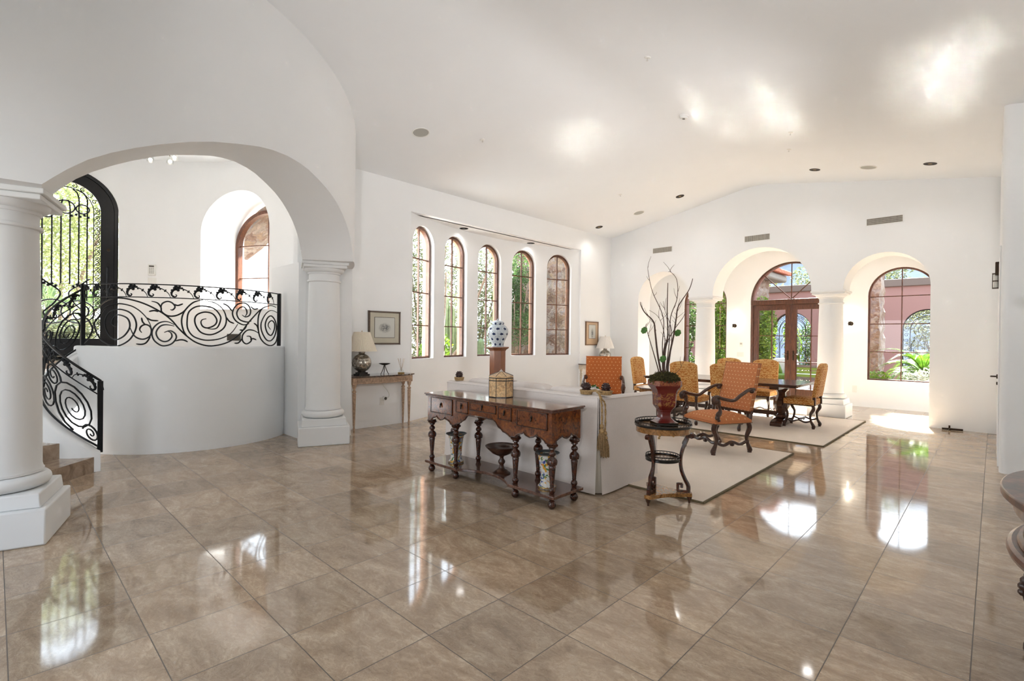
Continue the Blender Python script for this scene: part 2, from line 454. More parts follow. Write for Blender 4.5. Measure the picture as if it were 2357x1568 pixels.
# ------------------------------------------------------------------ mesh builder
class MB:
    def __init__(s, M0=None):
        s.v, s.f = [], []
        s.M = M0 or Matrix()
    def add(s, vs, fs):
        k = len(s.v)
        s.v += [s.M @ Vector(p) for p in vs]
        s.f += [tuple(i + k for i in q) for q in fs]
        return s
    def box(s, x0, x1, y0, y1, z0, z1):
        return s.add([(x0, y0, z0), (x1, y0, z0), (x1, y1, z0), (x0, y1, z0), (x0, y0, z1), (x1, y0, z1), (x1, y1, z1), (x0, y1, z1)],
                     [(0, 3, 2, 1), (4, 5, 6, 7), (0, 1, 5, 4), (1, 2, 6, 5), (2, 3, 7, 6), (3, 0, 4, 7)])
    def cbox(s, c, d):
        return s.box(c[0] - d[0] / 2, c[0] + d[0] / 2, c[1] - d[1] / 2, c[1] + d[1] / 2, c[2] - d[2] / 2, c[2] + d[2] / 2)
    def lathe(s, prof, n=24, c=(0, 0, 0), rot=0.0, sx=1, sy=1, pw=None, cap=True):
        vs, fs = [], []
        for r, z in prof:
            for i in range(n):
                a = 2 * PI * i / n + rot
                k = 1.0
                if pw: k = pw(a)
                vs.append((c[0] + r * k * cos(a) * sx, c[1] + r * k * sin(a) * sy, c[2] + z))
        m = len(prof)
        for j in range(m - 1):
            for i in range(n):
                i2 = (i + 1) % n
                fs.append((j * n + i, j * n + i2, (j + 1) * n + i2, (j + 1) * n + i))
        if cap:
            if prof[0][0] > 1e-4: fs.append(tuple(reversed(range(n))))
            if prof[-1][0] > 1e-4: fs.append(tuple(range((m - 1) * n, m * n)))
        return s.add(vs, fs)
    def ball(s, c, r, n=12, sz=1.0):
        k = max(5, n // 2 + 1)
        return s.lathe([(max(1e-5, r * sin(PI * i / k)), -r * sz * cos(PI * i / k)) for i in range(k + 1)], n, c)
    def tube(s, pts, r, n=6, closed=False, sq=None):
        pts = [Vector(p) for p in pts]
        m = len(pts)
        rs = r if hasattr(r, '__len__') else [r] * m
        up = None
        vs, fs = [], []
        for i, p in enumerate(pts):
            if closed: d = pts[(i + 1) % m] - pts[i - 1]
            else: d = pts[min(i + 1, m - 1)] - pts[max(i - 1, 0)]
            if d.length < 1e-9: d = Vector((0, 0, 1))
            d.normalize()
            if up is None: up = Vector((0, 0, 1)) if abs(d.z) < 0.9 else Vector((1, 0, 0))
            a = d.cross(up)
            if a.length < 1e-6: a = d.cross(Vector((0, 1, 0.1)))
            a.normalize()
            b = a.cross(d).normalized()
            up = b
            for k in range(n):
                t = 2 * PI * (k + (0.5 if n == 4 else 0)) / n
                kx, ky = (1, 1) if not sq else sq
                vs.append(p + (a * cos(t) * kx + b * sin(t) * ky) * rs[i])
        for i in range(m - 1 + (1 if closed else 0)):
            j = (i + 1) % m
            for k in range(n):
                k2 = (k + 1) % n
                fs.append((i * n + k, i * n + k2, j * n + k2, j * n + k))
        if not closed:
            fs.append(tuple(reversed(range(n))))
            fs.append(tuple(range((m - 1) * n, m * n)))
        return s.add(vs, fs)
    def prism(s, poly, z0, z1):
        n = len(poly)
        vs = [(x, y, z0) for x, y in poly] + [(x, y, z1) for x, y in poly]
        fs = [tuple(reversed(range(n))), tuple(range(n, 2 * n))] + [(i, (i + 1) % n, n + (i + 1) % n, n + i) for i in range(n)]
        return s.add(vs, fs)
    def prism_y(s, poly, y0, y1):          # poly in (x, z)
        n = len(poly)
        vs = [(x, y0, z) for x, z in poly] + [(x, y1, z) for x, z in poly]
        fs = [tuple(range(n)), tuple(reversed(range(n, 2 * n)))] + [(i, n + i, n + (i + 1) % n, (i + 1) % n) for i in range(n)]
        return s.add(vs, fs)
    def prism_x(s, poly, x0, x1):          # poly in (y, z)
        n = len(poly)
        vs = [(x0, y, z) for y, z in poly] + [(x1, y, z) for y, z in poly]
        fs = [tuple(reversed(range(n))), tuple(range(n, 2 * n))] + [(i, (i + 1) % n, n + (i + 1) % n, n + i) for i in range(n)]
        return s.add(vs, fs)
    def ring_y(s, outer, inner, y0, y1):   # closed-band frame between two open outlines in (x, z)
        n = len(outer)
        for i in range(n - 1):
            a, b, c, d = outer[i], outer[i + 1], inner[i + 1], inner[i]
            s.add([(p[0], y, p[1]) for y in (y0, y1) for p in (a, b, c, d)],
                  [(0, 1, 2, 3), (7, 6, 5, 4), (0, 4, 5, 1), (3, 2, 6, 7)] + ([(0, 3, 7, 4)] if i == 0 else []) + ([(1, 5, 6, 2)] if i == n - 2 else []))
        return s
    def grid(s, F, nu, nv, closed_u=False):
        vs = [F(i / nu, j / nv) for j in range(nv + 1) for i in range(nu + 1)]
        fs = [(j * (nu + 1) + i, j * (nu + 1) + i + 1, (j + 1) * (nu + 1) + i + 1, (j + 1) * (nu + 1) + i) for j in range(nv) for i in range(nu)]
        return s.add(vs, fs)
    def pillow(s, c, d, n=10, p=0.35, crown=0.5):
        # rounded cushion: superellipsoid
        def sg(a, e): return math.copysign(abs(a) ** e, a)
        def F(u, v):
            a, b = -PI + 2 * PI * u, -PI / 2 + PI * v
            return (c[0] + d[0] / 2 * sg(cos(b), p) * sg(cos(a), p), c[1] + d[1] / 2 * sg(cos(b), p) * sg(sin(a), p), c[2] + d[2] / 2 * sg(sin(b), p if crown is None else crown))
        return s.grid(F, n * 4, n * 2)
    def build(s, name, mat, parent=None, smooth=35, merge=True, bevel=0.0, seg=2, recalc=True):
        me = bpy.data.meshes.new(name)
        me.from_pydata(s.v, [], s.f)
        if merge or recalc or smooth:
            bm = bmesh.new()
            bm.from_mesh(me)
            if merge: bmesh.ops.remove_doubles(bm, verts=bm.verts, dist=1e-5)
            if recalc: bmesh.ops.recalc_face_normals(bm, faces=bm.faces)
            if smooth:
                for e in bm.edges:
                    e.smooth = len(e.link_faces) == 2 and e.calc_face_angle(4) < rad(smooth)
                for q in bm.faces: q.smooth = True
            bm.to_mesh(me)
            bm.free()
        me.materials.append(M[mat] if isinstance(mat, str) else mat)
        o = bpy.data.objects.new(name, me)
        COL.objects.link(o)
        if parent: o.parent = parent
        if bevel:
            md = o.modifiers.new('bevel', 'BEVEL')
            md.width, md.segments, md.limit_method, md.angle_limit = bevel, seg, 'ANGLE', rad(40)
            md.harden_normals = False
        return o

def tag(o, label=None, cat=None, group=None, kind=None):
    if label: o['label'] = label
    if cat: o['category'] = cat
    if group: o['group'] = group
    if kind: o['kind'] = kind
    return o
def thing(name, label, cat, loc=(0, 0, 0), rz=0.0, group=None):
    o = bpy.data.objects.new(name, None)
    o.empty_display_size = 0.1
    COL.objects.link(o)
    o.location = loc
    o.rotation_euler = (0, 0, rz)
    return tag(o, label, cat, group)
def struct(o):
    o['kind'] = 'structure'
    return o
def dup(root, loc, rz=None, label=None, group=None, scale=None):
    r = root.copy()
    COL.objects.link(r)
    r.location = loc
    if rz is not None: r.rotation_euler = (0, 0, rz)
    if scale: r.scale = scale
    if label: r['label'] = label
    if group: r['group'] = group
    for ch in list(root.children):
        c = ch.copy()
        COL.objects.link(c)
        c.parent = r
        for g in list(ch.children):
            d = g.copy()
            COL.objects.link(d)
            d.parent = c
    return r
def smooth_path(pts, n=6):
    pts = [Vector(p) for p in pts]
    out = []
    for i in range(len(pts) - 1):
        p0, p1, p2, p3 = pts[max(i - 1, 0)], pts[i], pts[i + 1], pts[min(i + 2, len(pts) - 1)]
        for k in range(n):
            t = k / n
            out.append(0.5 * ((2 * p1) + (p2 - p0) * t + (2 * p0 - 5 * p1 + 4 * p2 - p3) * t * t + (3 * p1 - p0 - 3 * p2 + p3) * t ** 3))
    out.append(pts[-1])
    return out
def arch(xa, xb, zb, zs, n=20, ry=None):     # outline (x, z): up the left side, over the arch, down the right
    c, r = (xa + xb) / 2, (xb - xa) / 2
    ry = r if ry is None else ry
    return [(xa, zb)] + [(c - r * cos(PI * i / n), zs + ry * sin(PI * i / n)) for i in range(n + 1)] + [(xb, zb)]

# wall made of strips along u, with openings (ua, ub, zbottom, ztop(u)); P(u, z, side) -> point
def strip_wall(us, P, base, top, openings, ends=True):
    b = MB()
    us = sorted(set(round(u, 6) for u in us))
    def spans(u, mid):
        for (ua, ub, zb, zt) in openings:
            if ua <= mid <= ub:
                r = []
                if zb > base(u) + 1e-4: r.append((base(u), zb, 'b'))
                r.append((zt(u), top(u), 't'))
                return r
        return [(base(u), top(u), 'f')]
    for a, c in zip(us[:-1], us[1:]):
        mid = (a + c) / 2
        for (p, q) in zip(spans(a, mid), spans(c, mid)):
            z0a, z1a, k = p
            z0c, z1c, _ = q
            v = [P(a, z0a, 0), P(c, z0c, 0), P(c, z1c, 0), P(a, z1a, 0), P(a, z0a, 1), P(c, z0c, 1), P(c, z1c, 1), P(a, z1a, 1)]
            f = [(0, 1, 2, 3), (7, 6, 5, 4)]
            if k == 't': f.append((0, 4, 5, 1))
            if k == 'b': f.append((3, 2, 6, 7))
            b.add(v, f)
    for (ua, ub, zb, zt) in openings:
        for u in (ua, ub):
            z1 = zt(u)
            if z1 > zb + 1e-4:
                b.add([P(u, zb, 0), P(u, z1, 0), P(u, z1, 1), P(u, zb, 1)], [(0, 1, 2, 3)])
    if ends:
        for u in (us[0], us[-1]):
            b.add([P(u, base(u), 0), P(u, top(u), 0), P(u, top(u), 1), P(u, base(u), 1)], [(0, 1, 2, 3)])
    return b
def arch_us(ua, ub, n=18):
    c, r = (ua + ub) / 2, (ub - ua) / 2
    return [c - r * cos(PI * i / n) for i in range(n + 1)]
def arch_z(ua, ub, zs, ry=None):
    c, r = (ua + ub) / 2, (ub - ua) / 2
    k = r if ry is None else ry
    return lambda u: zs + k * sqrt(max(0.0, 1 - ((u - c) / r) ** 2))
# ================================================================== THE SETTING
XL, YF, XR, YB = -6.91, 10.70, 0.05, 13.0
CX, CY, RO, RI = -7.72, 0.40, 3.33, 2.72
SPR = 2.345
def zceil(x):
    a, b = 3.91 + 0.19 * (x - XL), 3.95 - 0.172 * (x - XR)
    k = 0.10
    h = max(0.0, k - abs(a - b)) / k
    return min(a, b) - h * h * k * 0.25
def frange(a, b, n): return [a + (b - a) * i / n for i in range(n + 1)]

floor = MB().box(-7.75, 1.4, -9.0, 13.12, -0.06, 0.0)
struct(floor.build('floor', 'floor', smooth=0))

# ceiling: shallow gable, cut round the drum of the foyer
b = MB()
xs = sorted(set(frange(XL - 0.12, -4.56, 24) + frange(-4.56, -3.9, 3) + frange(-3.9, -2.9, 14) + frange(-2.9, 1.4, 6)))
def cedge(x, s):
    d = 3.2 ** 2 - (x - CX) ** 2
    return CY + s * sqrt(d) if d > 0 else 3.0
for a, c in zip(xs[:-1], xs[1:]):
    if c <= -4.52 + 1e-6:
        iv = [((cedge(a, 1), cedge(c, 1)), (10.9, 10.9)), ((-2.1, -2.1), (cedge(a, -1), cedge(c, -1)))]
    else:
        iv = [((-2.1, -2.1), (10.9, 10.9))]
    for (p, q) in iv:
        za, zc_ = zceil(a), zceil(c)
        b.add([(a, p[0], za), (c, p[1], zc_), (c, q[1], zc_), (a, q[0], za)], [(0, 3, 2, 1)])
        b.add([(a, p[0], za + .15), (c, p[1], zc_ + .15), (c, q[1], zc_ + .15), (a, q[0], za + .15)], [(0, 1, 2, 3)])
struct(b.build('ceiling', 'ceiling', smooth=30, recalc=False))

# left wall with the long recess
b = strip_wall([2.9, 4.75, 9.44, 10.9], lambda u, z, s: (XL - 0.16 * s, u, z), lambda u: 0, lambda u: 4.0, [(4.75, 9.44, 0.0, lambda u: 3.46)])
struct(b.build('wall_left', 'wall', bevel=0.012))

# bowed window wall inside the recess
BX, BY, BR = -1.77, 7.10, 5.68
def bow(r, a): return (BX - r * cos(rad(a)), BY + r * sin(rad(a)))
WC = [-20.2, -10.4, -0.6, 9.15, 18.8]
HW = 3.3
us = [-24.6, 24.6] + frange(-24.6, 24.6, 40)
ops = []
for c in WC:
    us += arch_us(c - HW, c + HW, 16)
    ops.append((c - HW, c + HW, 1.025, arch_z(c - HW, c + HW, 2.985, 0.327)))
us = [u for u in us]
b = strip_wall(us, lambda u, z, s: (*bow(BR + 0.13 * s, u), z), lambda u: 0, lambda u: 3.6, ops)
struct(b.build('wall_left_bay', 'wall', smooth=30))
b = strip_wall(us, lambda u, z, s: (*bow(BR + 0.131 + 0.12 * s, u), z), lambda u: -0.1, lambda u: 4.2, ops)
struct(b.build('wall_left_exterior', 'stucco', smooth=30))

struct(MB().prism([(XL - 0.158, 4.76), (XL - 0.158, 9.43)] + [bow(BR + .1, a) for a in frange(24.6, -24.6, 30)], 3.46, 3.56).build('ceiling_bay', 'wall', smooth=0))

# far wall with three arches, and the hall behind it
A1, A2, A3 = (-6.136, -4.890), (-4.358, -2.492), (-1.985, -0.762)
def far_top(u):
    for a, c in (A1, A2, A3):
        if a <= u <= c: return arch_z(a, c, SPR)(u)
    return SPR
us = [XL - 0.1, -6.136, -0.762, XR + 0.1, -3.43] + arch_us(*A1, 22) + arch_us(*A2, 28) + arch_us(*A3, 22) + frange(-4.0, -2.9, 8)
b = strip_wall(us, lambda u, z, s: (u, YF + 0.56 * s, z), lambda u: 0, lambda u: zceil(u) + 0.1, [(A1[0], A3[1], 0.0, far_top)])
struct(b.build('wall_far', 'wall', smooth=30))

B1, BD, B3 = (-6.075, -4.930), (-4.345, -2.560), (-1.957, -0.812)
def back_ops():
    return [(B1[0], B1[1], 0.585, arch_z(*B1, 2.385)), (BD[0], BD[1], 0.0, arch_z(*BD, 2.375)), (B3[0], B3[1], 0.585, arch_z(*B3, 2.385))]
us = [-7.3, 0.5] + arch_us(*B1, 20) + arch_us(*BD, 24) + arch_us(*B3, 20)
b = strip_wall(us, lambda u, z, s: (u, YB + 0.12 * s, z), lambda u: 0, lambda u: 3.8, back_ops())
struct(b.build('wall_back', 'wall', smooth=30))
b = strip_wall(us, lambda u, z, s: (u, YB + 0.121 + 0.22 * s, z), lambda u: -0.1, lambda u: 4.4, back_ops())
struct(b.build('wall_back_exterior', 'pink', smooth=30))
struct(MB().box(-7.3, 0.5, YF + 0.5, YB + 0.2, 3.75, 3.85).build('ceiling_hall', 'ceiling'))
struct(MB().box(-7.3, -7.18, YF + 0.2, YB + 0.1, 0, 3.8).build('wall_hall_left', 'wall'))
struct(MB().box(0.3, 0.42, YF + 0.2, YB + 0.1, 0, 3.8).build('wall_hall_right', 'wall'))

# right wall, its rounded corner, and the near right wall
r = 0.07
pl = [(XR, 10.75)] + [(XR + r - r * cos(a), 7.5 + r - r * sin(a)) for a in frange(0, PI / 2, 8)] + [(0.66, 7.5), (0.66, 7.62), (0.17, 7.62), (0.17, 10.75)]
struct(MB().prism(pl, 0, 4.15).build('wall_right', 'wall', smooth=30))
struct(MB().box(0.64, 0.79, 0.6, 7.6, 0, 4.1).build('wall_right_near', 'wall'))
struct(MB().box(XR - 0.012, XR, 7.9, 9.75, 0, 2.5).build('trim_1', 'wall'))

# rear wall with two windows
RA = [(-4.2, -2.0)]
us = [-7.0, 1.3] + frange(-7.0, 0.7, 16)
for a in RA: us += list(a)
b = strip_wall(us, lambda u, z, s: (u, -2.0 - 0.2 * s, z), lambda u: 0, lambda u: zceil(u) + 0.1, [(a, c, 0.9, lambda u: 2.4) for a, c in RA])
struct(b.build('wall_rear', 'wall'))
struct(MB().box(0.64, 0.79, -2.1, 0.6, 0, 4.1).build('wall_right_rear', 'wall'))
for a, c in RA: portal(((a + c) / 2, -2.25, 1.65), (0, 1, 0), c - a, 1.5)

# drum wall of the foyer
def drum(r, a): return (CX + r * cos(rad(a)), CY + r * sin(rad(a)))
TAB = [(0, 3.065), (.10, 3.055), (.18, 3.035), (.30, 2.985), (.42, 2.93), (.52, 2.87), (.63, 2.79), (.72, 2.715), (.80, 2.64), (.87, 2.56), (.93, 2.47), (.97, 2.40), (1, SPR)]
def tabz(d):
    for (a, za), (c, zc_) in zip(TAB[:-1], TAB[1:]):
        if a <= d <= c: return za + (zc_ - za) * (d - a) / (c - a)
    return SPR
AM, AH = 26.4, 29.7
AM2 = -7.3 - (AM + 7.3)
def drum_top(u):
    if abs(u - AM) < AH: return tabz(abs(u - AM) / AH)
    if abs(u - AM2) < AH: return tabz(abs(u - AM2) / AH)
    return SPR
us = [-98, -83.6, 69, 100] + frange(-98, 100, 60)
for m_ in (AM, AM2):
    us += [m_ + sg * AH * d for d, _ in TAB for sg in (-1, 1)] + [m_ + sg * AH * d for d in (.05, .14, .24, .36, .47, .57, .68, .76, .83, .9, .95, .985) for sg in (-1, 1)]
b = strip_wall(us, lambda u, z, s: (*drum(RO if s == 0 else RI, u), z), lambda u: 0, lambda u: 4.75, [(-83.6, 69, 0.0, drum_top)])
struct(b.build('wall_drum', 'wall', smooth=30))
# foyer back wall with the window niche and the entrance
NI, DO = (103.2, 132.8), (158.4, 186.4)
us = [100, 262] + frange(100, 262, 60) + arch_us(*NI, 24) + arch_us(*DO, 24)
b = strip_wall(us, lambda u, z, s: (*drum(RI + 0.38 * s, u), z), lambda u: 0, lambda u: 4.75,
               [(NI[0], NI[1], 1.82, arch_z(*NI, 3.10, 0.69)), (DO[0], DO[1], 1.05, arch_z(*DO, 3.34, 0.64))])
struct(b.build('wall_foyer', 'wall', smooth=30))
struct(MB().lathe([(3.0, 4.28), (3.0, 4.4)], 64, (CX, CY, 0)).build('ceiling_foyer', 'ceiling'))
def tunnel(name, amid, hw, zb, zs, ry, y1, mat='wall', back=None):
    b = MB(Matrix.Translation((CX, CY, 0)) @ Matrix.Rotation(rad(amid - 90), 4, 'Z'))
    o = arch(-hw, hw, zb, zs, 28, ry) + [(-hw, zb)]
    n = len(o)
    vs = []
    for x, z in o:
        vs += [(x, sqrt(RI ** 2 - x * x) - 0.0, z), (x, y1, z)]
    b.add(vs, [(2 * i, 2 * i + 2, 2 * i + 3, 2 * i + 1) for i in range(n - 1)])
    return struct(b.build(name, mat, smooth=30, recalc=False))
tunnel('trim_2', 118.0, 0.695, 1.82, 3.10, 0.69, 3.55)
tunnel('trim_3', 172.4, 0.658, 1.05, 3.34, 0.64, 3.05)

# stem wall of the landing, with a softly rounded top
SX, SY, SR = -8.122, 1.935, 1.273
def stem(r, a): return (SX + r * cos(rad(a)), SY + r * sin(rad(a)))
angs = frange(-84, 58, 60)
prof = [(SR, 0), (SR, 1.225), (SR - 0.008, 1.243), (SR - 0.03, 1.25), (SR - 0.13, 1.25), (SR - 0.15, 1.24), (SR - 0.15, 0)]
b = MB().grid(lambda u, v: (*stem(prof[round(v * 6)][0], angs[round(u * 60)]), prof[round(v * 6)][1]), 60, 6)
b.add([(*stem(p[0], -84), p[1]) for p in prof], [tuple(range(7))])
struct(b.build('wall_landing', 'wall', smooth=50, recalc=False))
struct(MB().prism([(-6.80, 2.87), (-6.74, 2.97), (-7.75, 3.14), (-7.75, 2.87)], 0, SPR + .05).build('wall_foyer_corner', 'wall', smooth=0))
# foyer floor at landing height
poly = [stem(SR - 0.08, a) for a in frange(50, -84, 30)] + [(-8.25, 0.72), (-8.9, -0.1), (-9.3, -1.75)] + [drum(RI + 0.02, a) for a in frange(235, 80, 40)]
struct(MB().prism(poly, 0.95, 1.05).build('floor_landing', 'stair', smooth=0))

# winding stairs
KX, KY = -7.25, 0.76
def curb_pt(t):     # t 0 (bottom newel) .. 1 (landing post): a flattened U
    a = rad(0 - 180 * t)
    return (KX + 0.665 * cos(a), KY + 0.42 * sin(a) * (1.0 if t < .5 else 0.95))
def curb_z(t): return 0.20 + 1.05 * (t * 0.98 + 0.02 * sin(PI * t))
def curb_out(deg, k=.075):
    a = rad(deg)
    return Vector((KX + (.665 + k) * cos(a), KY + (.42 + k) * sin(a)))
RS = [(-4, -43), (-36, -70), (-68, -95), (-95, -115), (-120, -135), (-145, -155), (-168, -175), (-180, -190)]
b = MB()
for k in range(7):
    (s0, d0), (s1, d1) = RS[k], RS[k + 1]
    pts = [curb_out(s1 + (s0 - s1) * j / 6, .05) for j in range(7)]
    for j in range(7):
        d_ = rad(d0 + (d1 - d0) * j / 6)
        base = curb_out(s0 + (s1 - s0) * j / 6)
        pts.append(base + Vector((cos(d_), sin(d_))) * 1.75)
    z0 = 0.15 * k
    m = MB().prism([tuple(p) for p in pts], 0 if k == 0 else z0 - 0.01, z0 + 0.15)
    b.add(m.v, m.f)
stairs = struct(b.build('floor_stairs', 'stair', smooth=0, merge=False))
# curb that carries the stair railing
N_ = 40
prof = []
b = MB()
ring = []
for i in range(N_ + 1):
    t = i / N_
    x, y = curb_pt(t)
    x2, y2 = curb_pt(min(1, t + 0.01)); x1, y1 = curb_pt(max(0, t - 0.01))
    d = Vector((x2 - x1, y2 - y1, 0)).normalized()
    nrm = Vector((d.y, -d.x, 0))       # to the outside of the U
    if nrm.dot(Vector((x - KX, y - KY - 0.5, 0))) < 0: nrm = -nrm
    z = curb_z(t)
    zb = max(0.0, z - 0.62) if t > 0.03 else 0.0
    w = 0.075
    for (o_, zz) in ((-w, zb), (-w, z - 0.03), (-w + 0.03, z), (w - 0.03, z), (w, z - 0.03), (w, zb)):
        ring.append((x + nrm.x * o_, y + nrm.y * o_, zz))
b.v = [Vector(p) for p in ring]
for i in range(N_):
    for k in range(6):
        b.f.append((i * 6 + k, i * 6 + (k + 1) % 6, (i + 1) * 6 + (k + 1) % 6, (i + 1) * 6 + k))
b.f += [tuple(range(6)), tuple(range(N_ * 6, N_ * 6 + 6))]
struct(b.build('wall_stair_curb', 'wall', smooth=50))

# ------------------------------------------------------------------ columns
def column(x, y, rz, label, sc=1.0):
    t = thing('column', label, 'column', (x, y, 0), rz)
    h = 0.31
    MB().box(-h, h, -h, h, 0, 0.24).build('plinth', 'cast', t, bevel=0.012)
    m = MB()
    m.add([(-.275, -.275, .24), (.275, -.275, .24), (.275, .275, .24), (-.275, .275, .24), (-.265, -.265, .335), (.265, -.265, .335), (.265, .265, .335), (-.265, .265, .335)],
          [(0, 3, 2, 1), (4, 5, 6, 7), (0, 1, 5, 4), (1, 2, 6, 5), (2, 3, 7, 6), (3, 0, 4, 7)])
    m.build('upper_plinth', 'cast', t, bevel=0.008)
    tor = [(.20, .335)] + [(.215 + .05 * cos(a), .385 + .047 * sin(a)) for a in frange(-PI / 2, PI / 2, 10)] + [(.212, .435), (.226, .437), (.226, .452), (.20, .452)]
    MB().lathe(tor, 40).build('base_ring', 'cast', t, smooth=45)
    sh = [(.222, .45), (.214, .48), (.212, .9), (.207, 1.3), (.200, 1.7), (.190, 2.11)]
    MB().lathe(sh, 40, cap=False).build('shaft', 'cast', t, smooth=45)
    cap_ = [(.19, 2.10), (.208, 2.105), (.212, 2.116), (.208, 2.127), (.192, 2.13), (.192, 2.20), (.202, 2.205), (.205, 2.215)] + [(.205 + .045 * sin(a), 2.225 + .045 * (1 - cos(a))) for a in frange(0, PI / 2, 8)] + [(.252, 2.275), (.2, 2.275)]
    MB().lathe(cap_, 40).build('capital', 'cast', t, smooth=45)
    m = MB().box(-.262, .262, -.262, .262, 2.272, 2.31).box(-.282, .282, -.282, .282, 2.31, SPR + 0.002)
    m.build('abacus', 'cast', t, bevel=0.006)
    return t
column(-4.854, 0.032, rad(-16), 'thick white column cut by the left edge of the photo, beside the stairs')
column(-6.40, 3.04, rad(-22), 'white column carrying the right end of the big foyer arch, beside the marble-topped console')
column(-4.624, 10.98, 0, 'white column of the far arcade, left of the middle arch behind the dining chairs')
column(-2.226, 10.98, 0, 'white column of the far arcade, between the middle arch and the right arch')

# ------------------------------------------------------------------ arched windows
WN = [0]
def window(x, y, rz, hw, zb, zs, horiz, mat='frame_wood', fw=0.04, fd=0.07, ry=None, verts=(0.0,), mt=0.009, name=None):
    """local x along the wall, local -y towards the room"""
    WN[0] += 1
    t = thing(name or 'window_%d' % WN[0], None, None, (x, y, 0), rz)
    t['kind'] = 'structure'
    o = arch(-hw, hw, zb, zs, 28, ry)
    i = arch(-hw + fw, hw - fw, zb + fw, zs, 28, (ry or hw) - fw)
    m = MB().ring_y(o, i, -fd / 2, fd / 2)
    m.box(-hw, hw, -fd / 2, fd / 2, zb, zb + fw * 0.8)
    m.build('window_frame', mat, t)
    ryy = (ry or hw) - fw
    hi = hw - fw
    for vx in verts:
        zt = zs + ryy * sqrt(max(0, 1 - (vx / hi) ** 2))
        MB().box(vx - mt, vx + mt, -0.018, 0.018, zb + fw * .5, zt + 0.01).build('muntin', mat, t)
    for z in horiz:
        hx = hi if z <= zs else hi * sqrt(max(0, 1 - ((z - zs) / ryy) ** 2))
        MB().box(-hx - 0.005, hx + 0.005, -0.016, 0.016, z - mt, z + mt).build('muntin', mat, t)
    g = arch(-hi - .005, hi + .005, zb + fw * .6, zs, 28, ryy)
    n = len(g)
    MB().add([(px, 0.004, pz) for px, pz in g], [tuple(range(n))]).build('window_pane', 'glass', t, smooth=0, recalc=False)
    return t
for c in WC:
    x, y = bow(BR + 0.10, c)
    window(x, y, rad(90 - c), 0.322, 1.025, 2.985, [1.60, 2.17, 2.75])
for B_ in (B1, B3):
    window((B_[0] + B_[1]) / 2, YB + 0.09, 0, 0.572, 0.585, 2.385, [1.19, 1.78, 2.36], fw=0.035)
a = rad(118)
window(CX + 3.40 * cos(a), CY + 3.40 * sin(a), a - PI / 2, 0.69, 1.82, 2.98, [2.42, 3.0], fw=0.06, fd=0.1, ry=0.64)

# garden doors with their fan light
def double_door():
    t = thing('door_1', None, None, ((BD[0] + BD[1]) / 2, YB + 0.07, 0))
    t['kind'] = 'structure'
    hw = 0.885
    o = arch(-hw, hw, 2.375, 2.375, 32)
    i = arch(-hw + .03, hw - .03, 2.375, 2.375, 32)
    MB().ring_y(o, i, -.05, .05).build('arch_frame', 'door_wood', t)
    MB().box(-hw, hw, -.07, .05, 2.27, 2.39).build('transom_beam', 'door_wood', t, bevel=0.008)
    for sx in (-1, 1):
        MB().box(sx * hw - (0 if sx < 0 else .05), sx * hw + (.05 if sx < 0 else 0), -.05, .05, 0, 2.28).build('jamb', 'door_wood', t)
    for k, ang in enumerate((45, 90, 135)):
        p = (cos(rad(ang)) * .86, 2.39 + sin(rad(ang)) * .85)
        MB().tube([(0, 0, 2.39), (p[0], 0, p[1])], 0.012, 6).build('muntin', 'door_wood', t)
    g = arch(-hw + .02, hw - .02, 2.38, 2.38, 28)
    MB().add([(px, 0.01, pz) for px, pz in g], [tuple(range(len(g)))]).build('fan_light_pane', 'glass', t, smooth=0, recalc=False)
    for sx in (-1, 1):
        x0, x1 = (-.835, -.004) if sx < 0 else (.004, .835)
        st = .115
        m = MB().box(x0, x0 + st, -.025, .03, .01, 2.265).box(x1 - st, x1, -.025, .03, .01, 2.265).box(x0 + st, x1 - st, -.025, .03, 2.14, 2.265).box(x0 + st, x1 - st, -.025, .03, .01, .28)
        leafp = m.build('door_leaf', 'door_wood', t, bevel=0.005)
        xm = (x0 + x1) / 2
        MB().box(xm - .01, xm + .01, -.015, .015, .28, 2.14).build('muntin', 'door_wood', leafp)
        for z in (0.90, 1.52):
            MB().box(x0 + st, x1 - st, -.014, .014, z - .009, z + .009).build('muntin', 'door_wood', leafp)
        MB().add([(x0 + st, .004, .28), (x1 - st, .004, .28), (x1 - st, .004, 2.14), (x0 + st, .004, 2.14)], [(0, 1, 2, 3)]).build('door_pane', 'glass', leafp, smooth=0, recalc=False)
        xh = -.06 if sx < 0 else .06
        MB().box(xh - .02, xh + .02, -.035, -.025, .95, 1.17).build('handle_plate', 'bronze', leafp, bevel=.004)
        MB().tube([(xh, -.03, 1.09), (xh, -.07, 1.09), (xh + sx * .05, -.075, 1.095), (xh + sx * .11, -.072, 1.085)], [.011, .010, .009, .007], 8).build('lever_handle', 'bronze', leafp)
        MB().ball((xh, -.035, 1.0), .014, 10).build('lock_knob', 'bronze', leafp)
        for z in (.35, 1.2, 2.0):
            xx = sx * .845
            MB().tube([(xx, -.035, z - .06), (xx, -.035, z + .06)], .012, 8).build('hinge', 'bronze', t)
double_door()

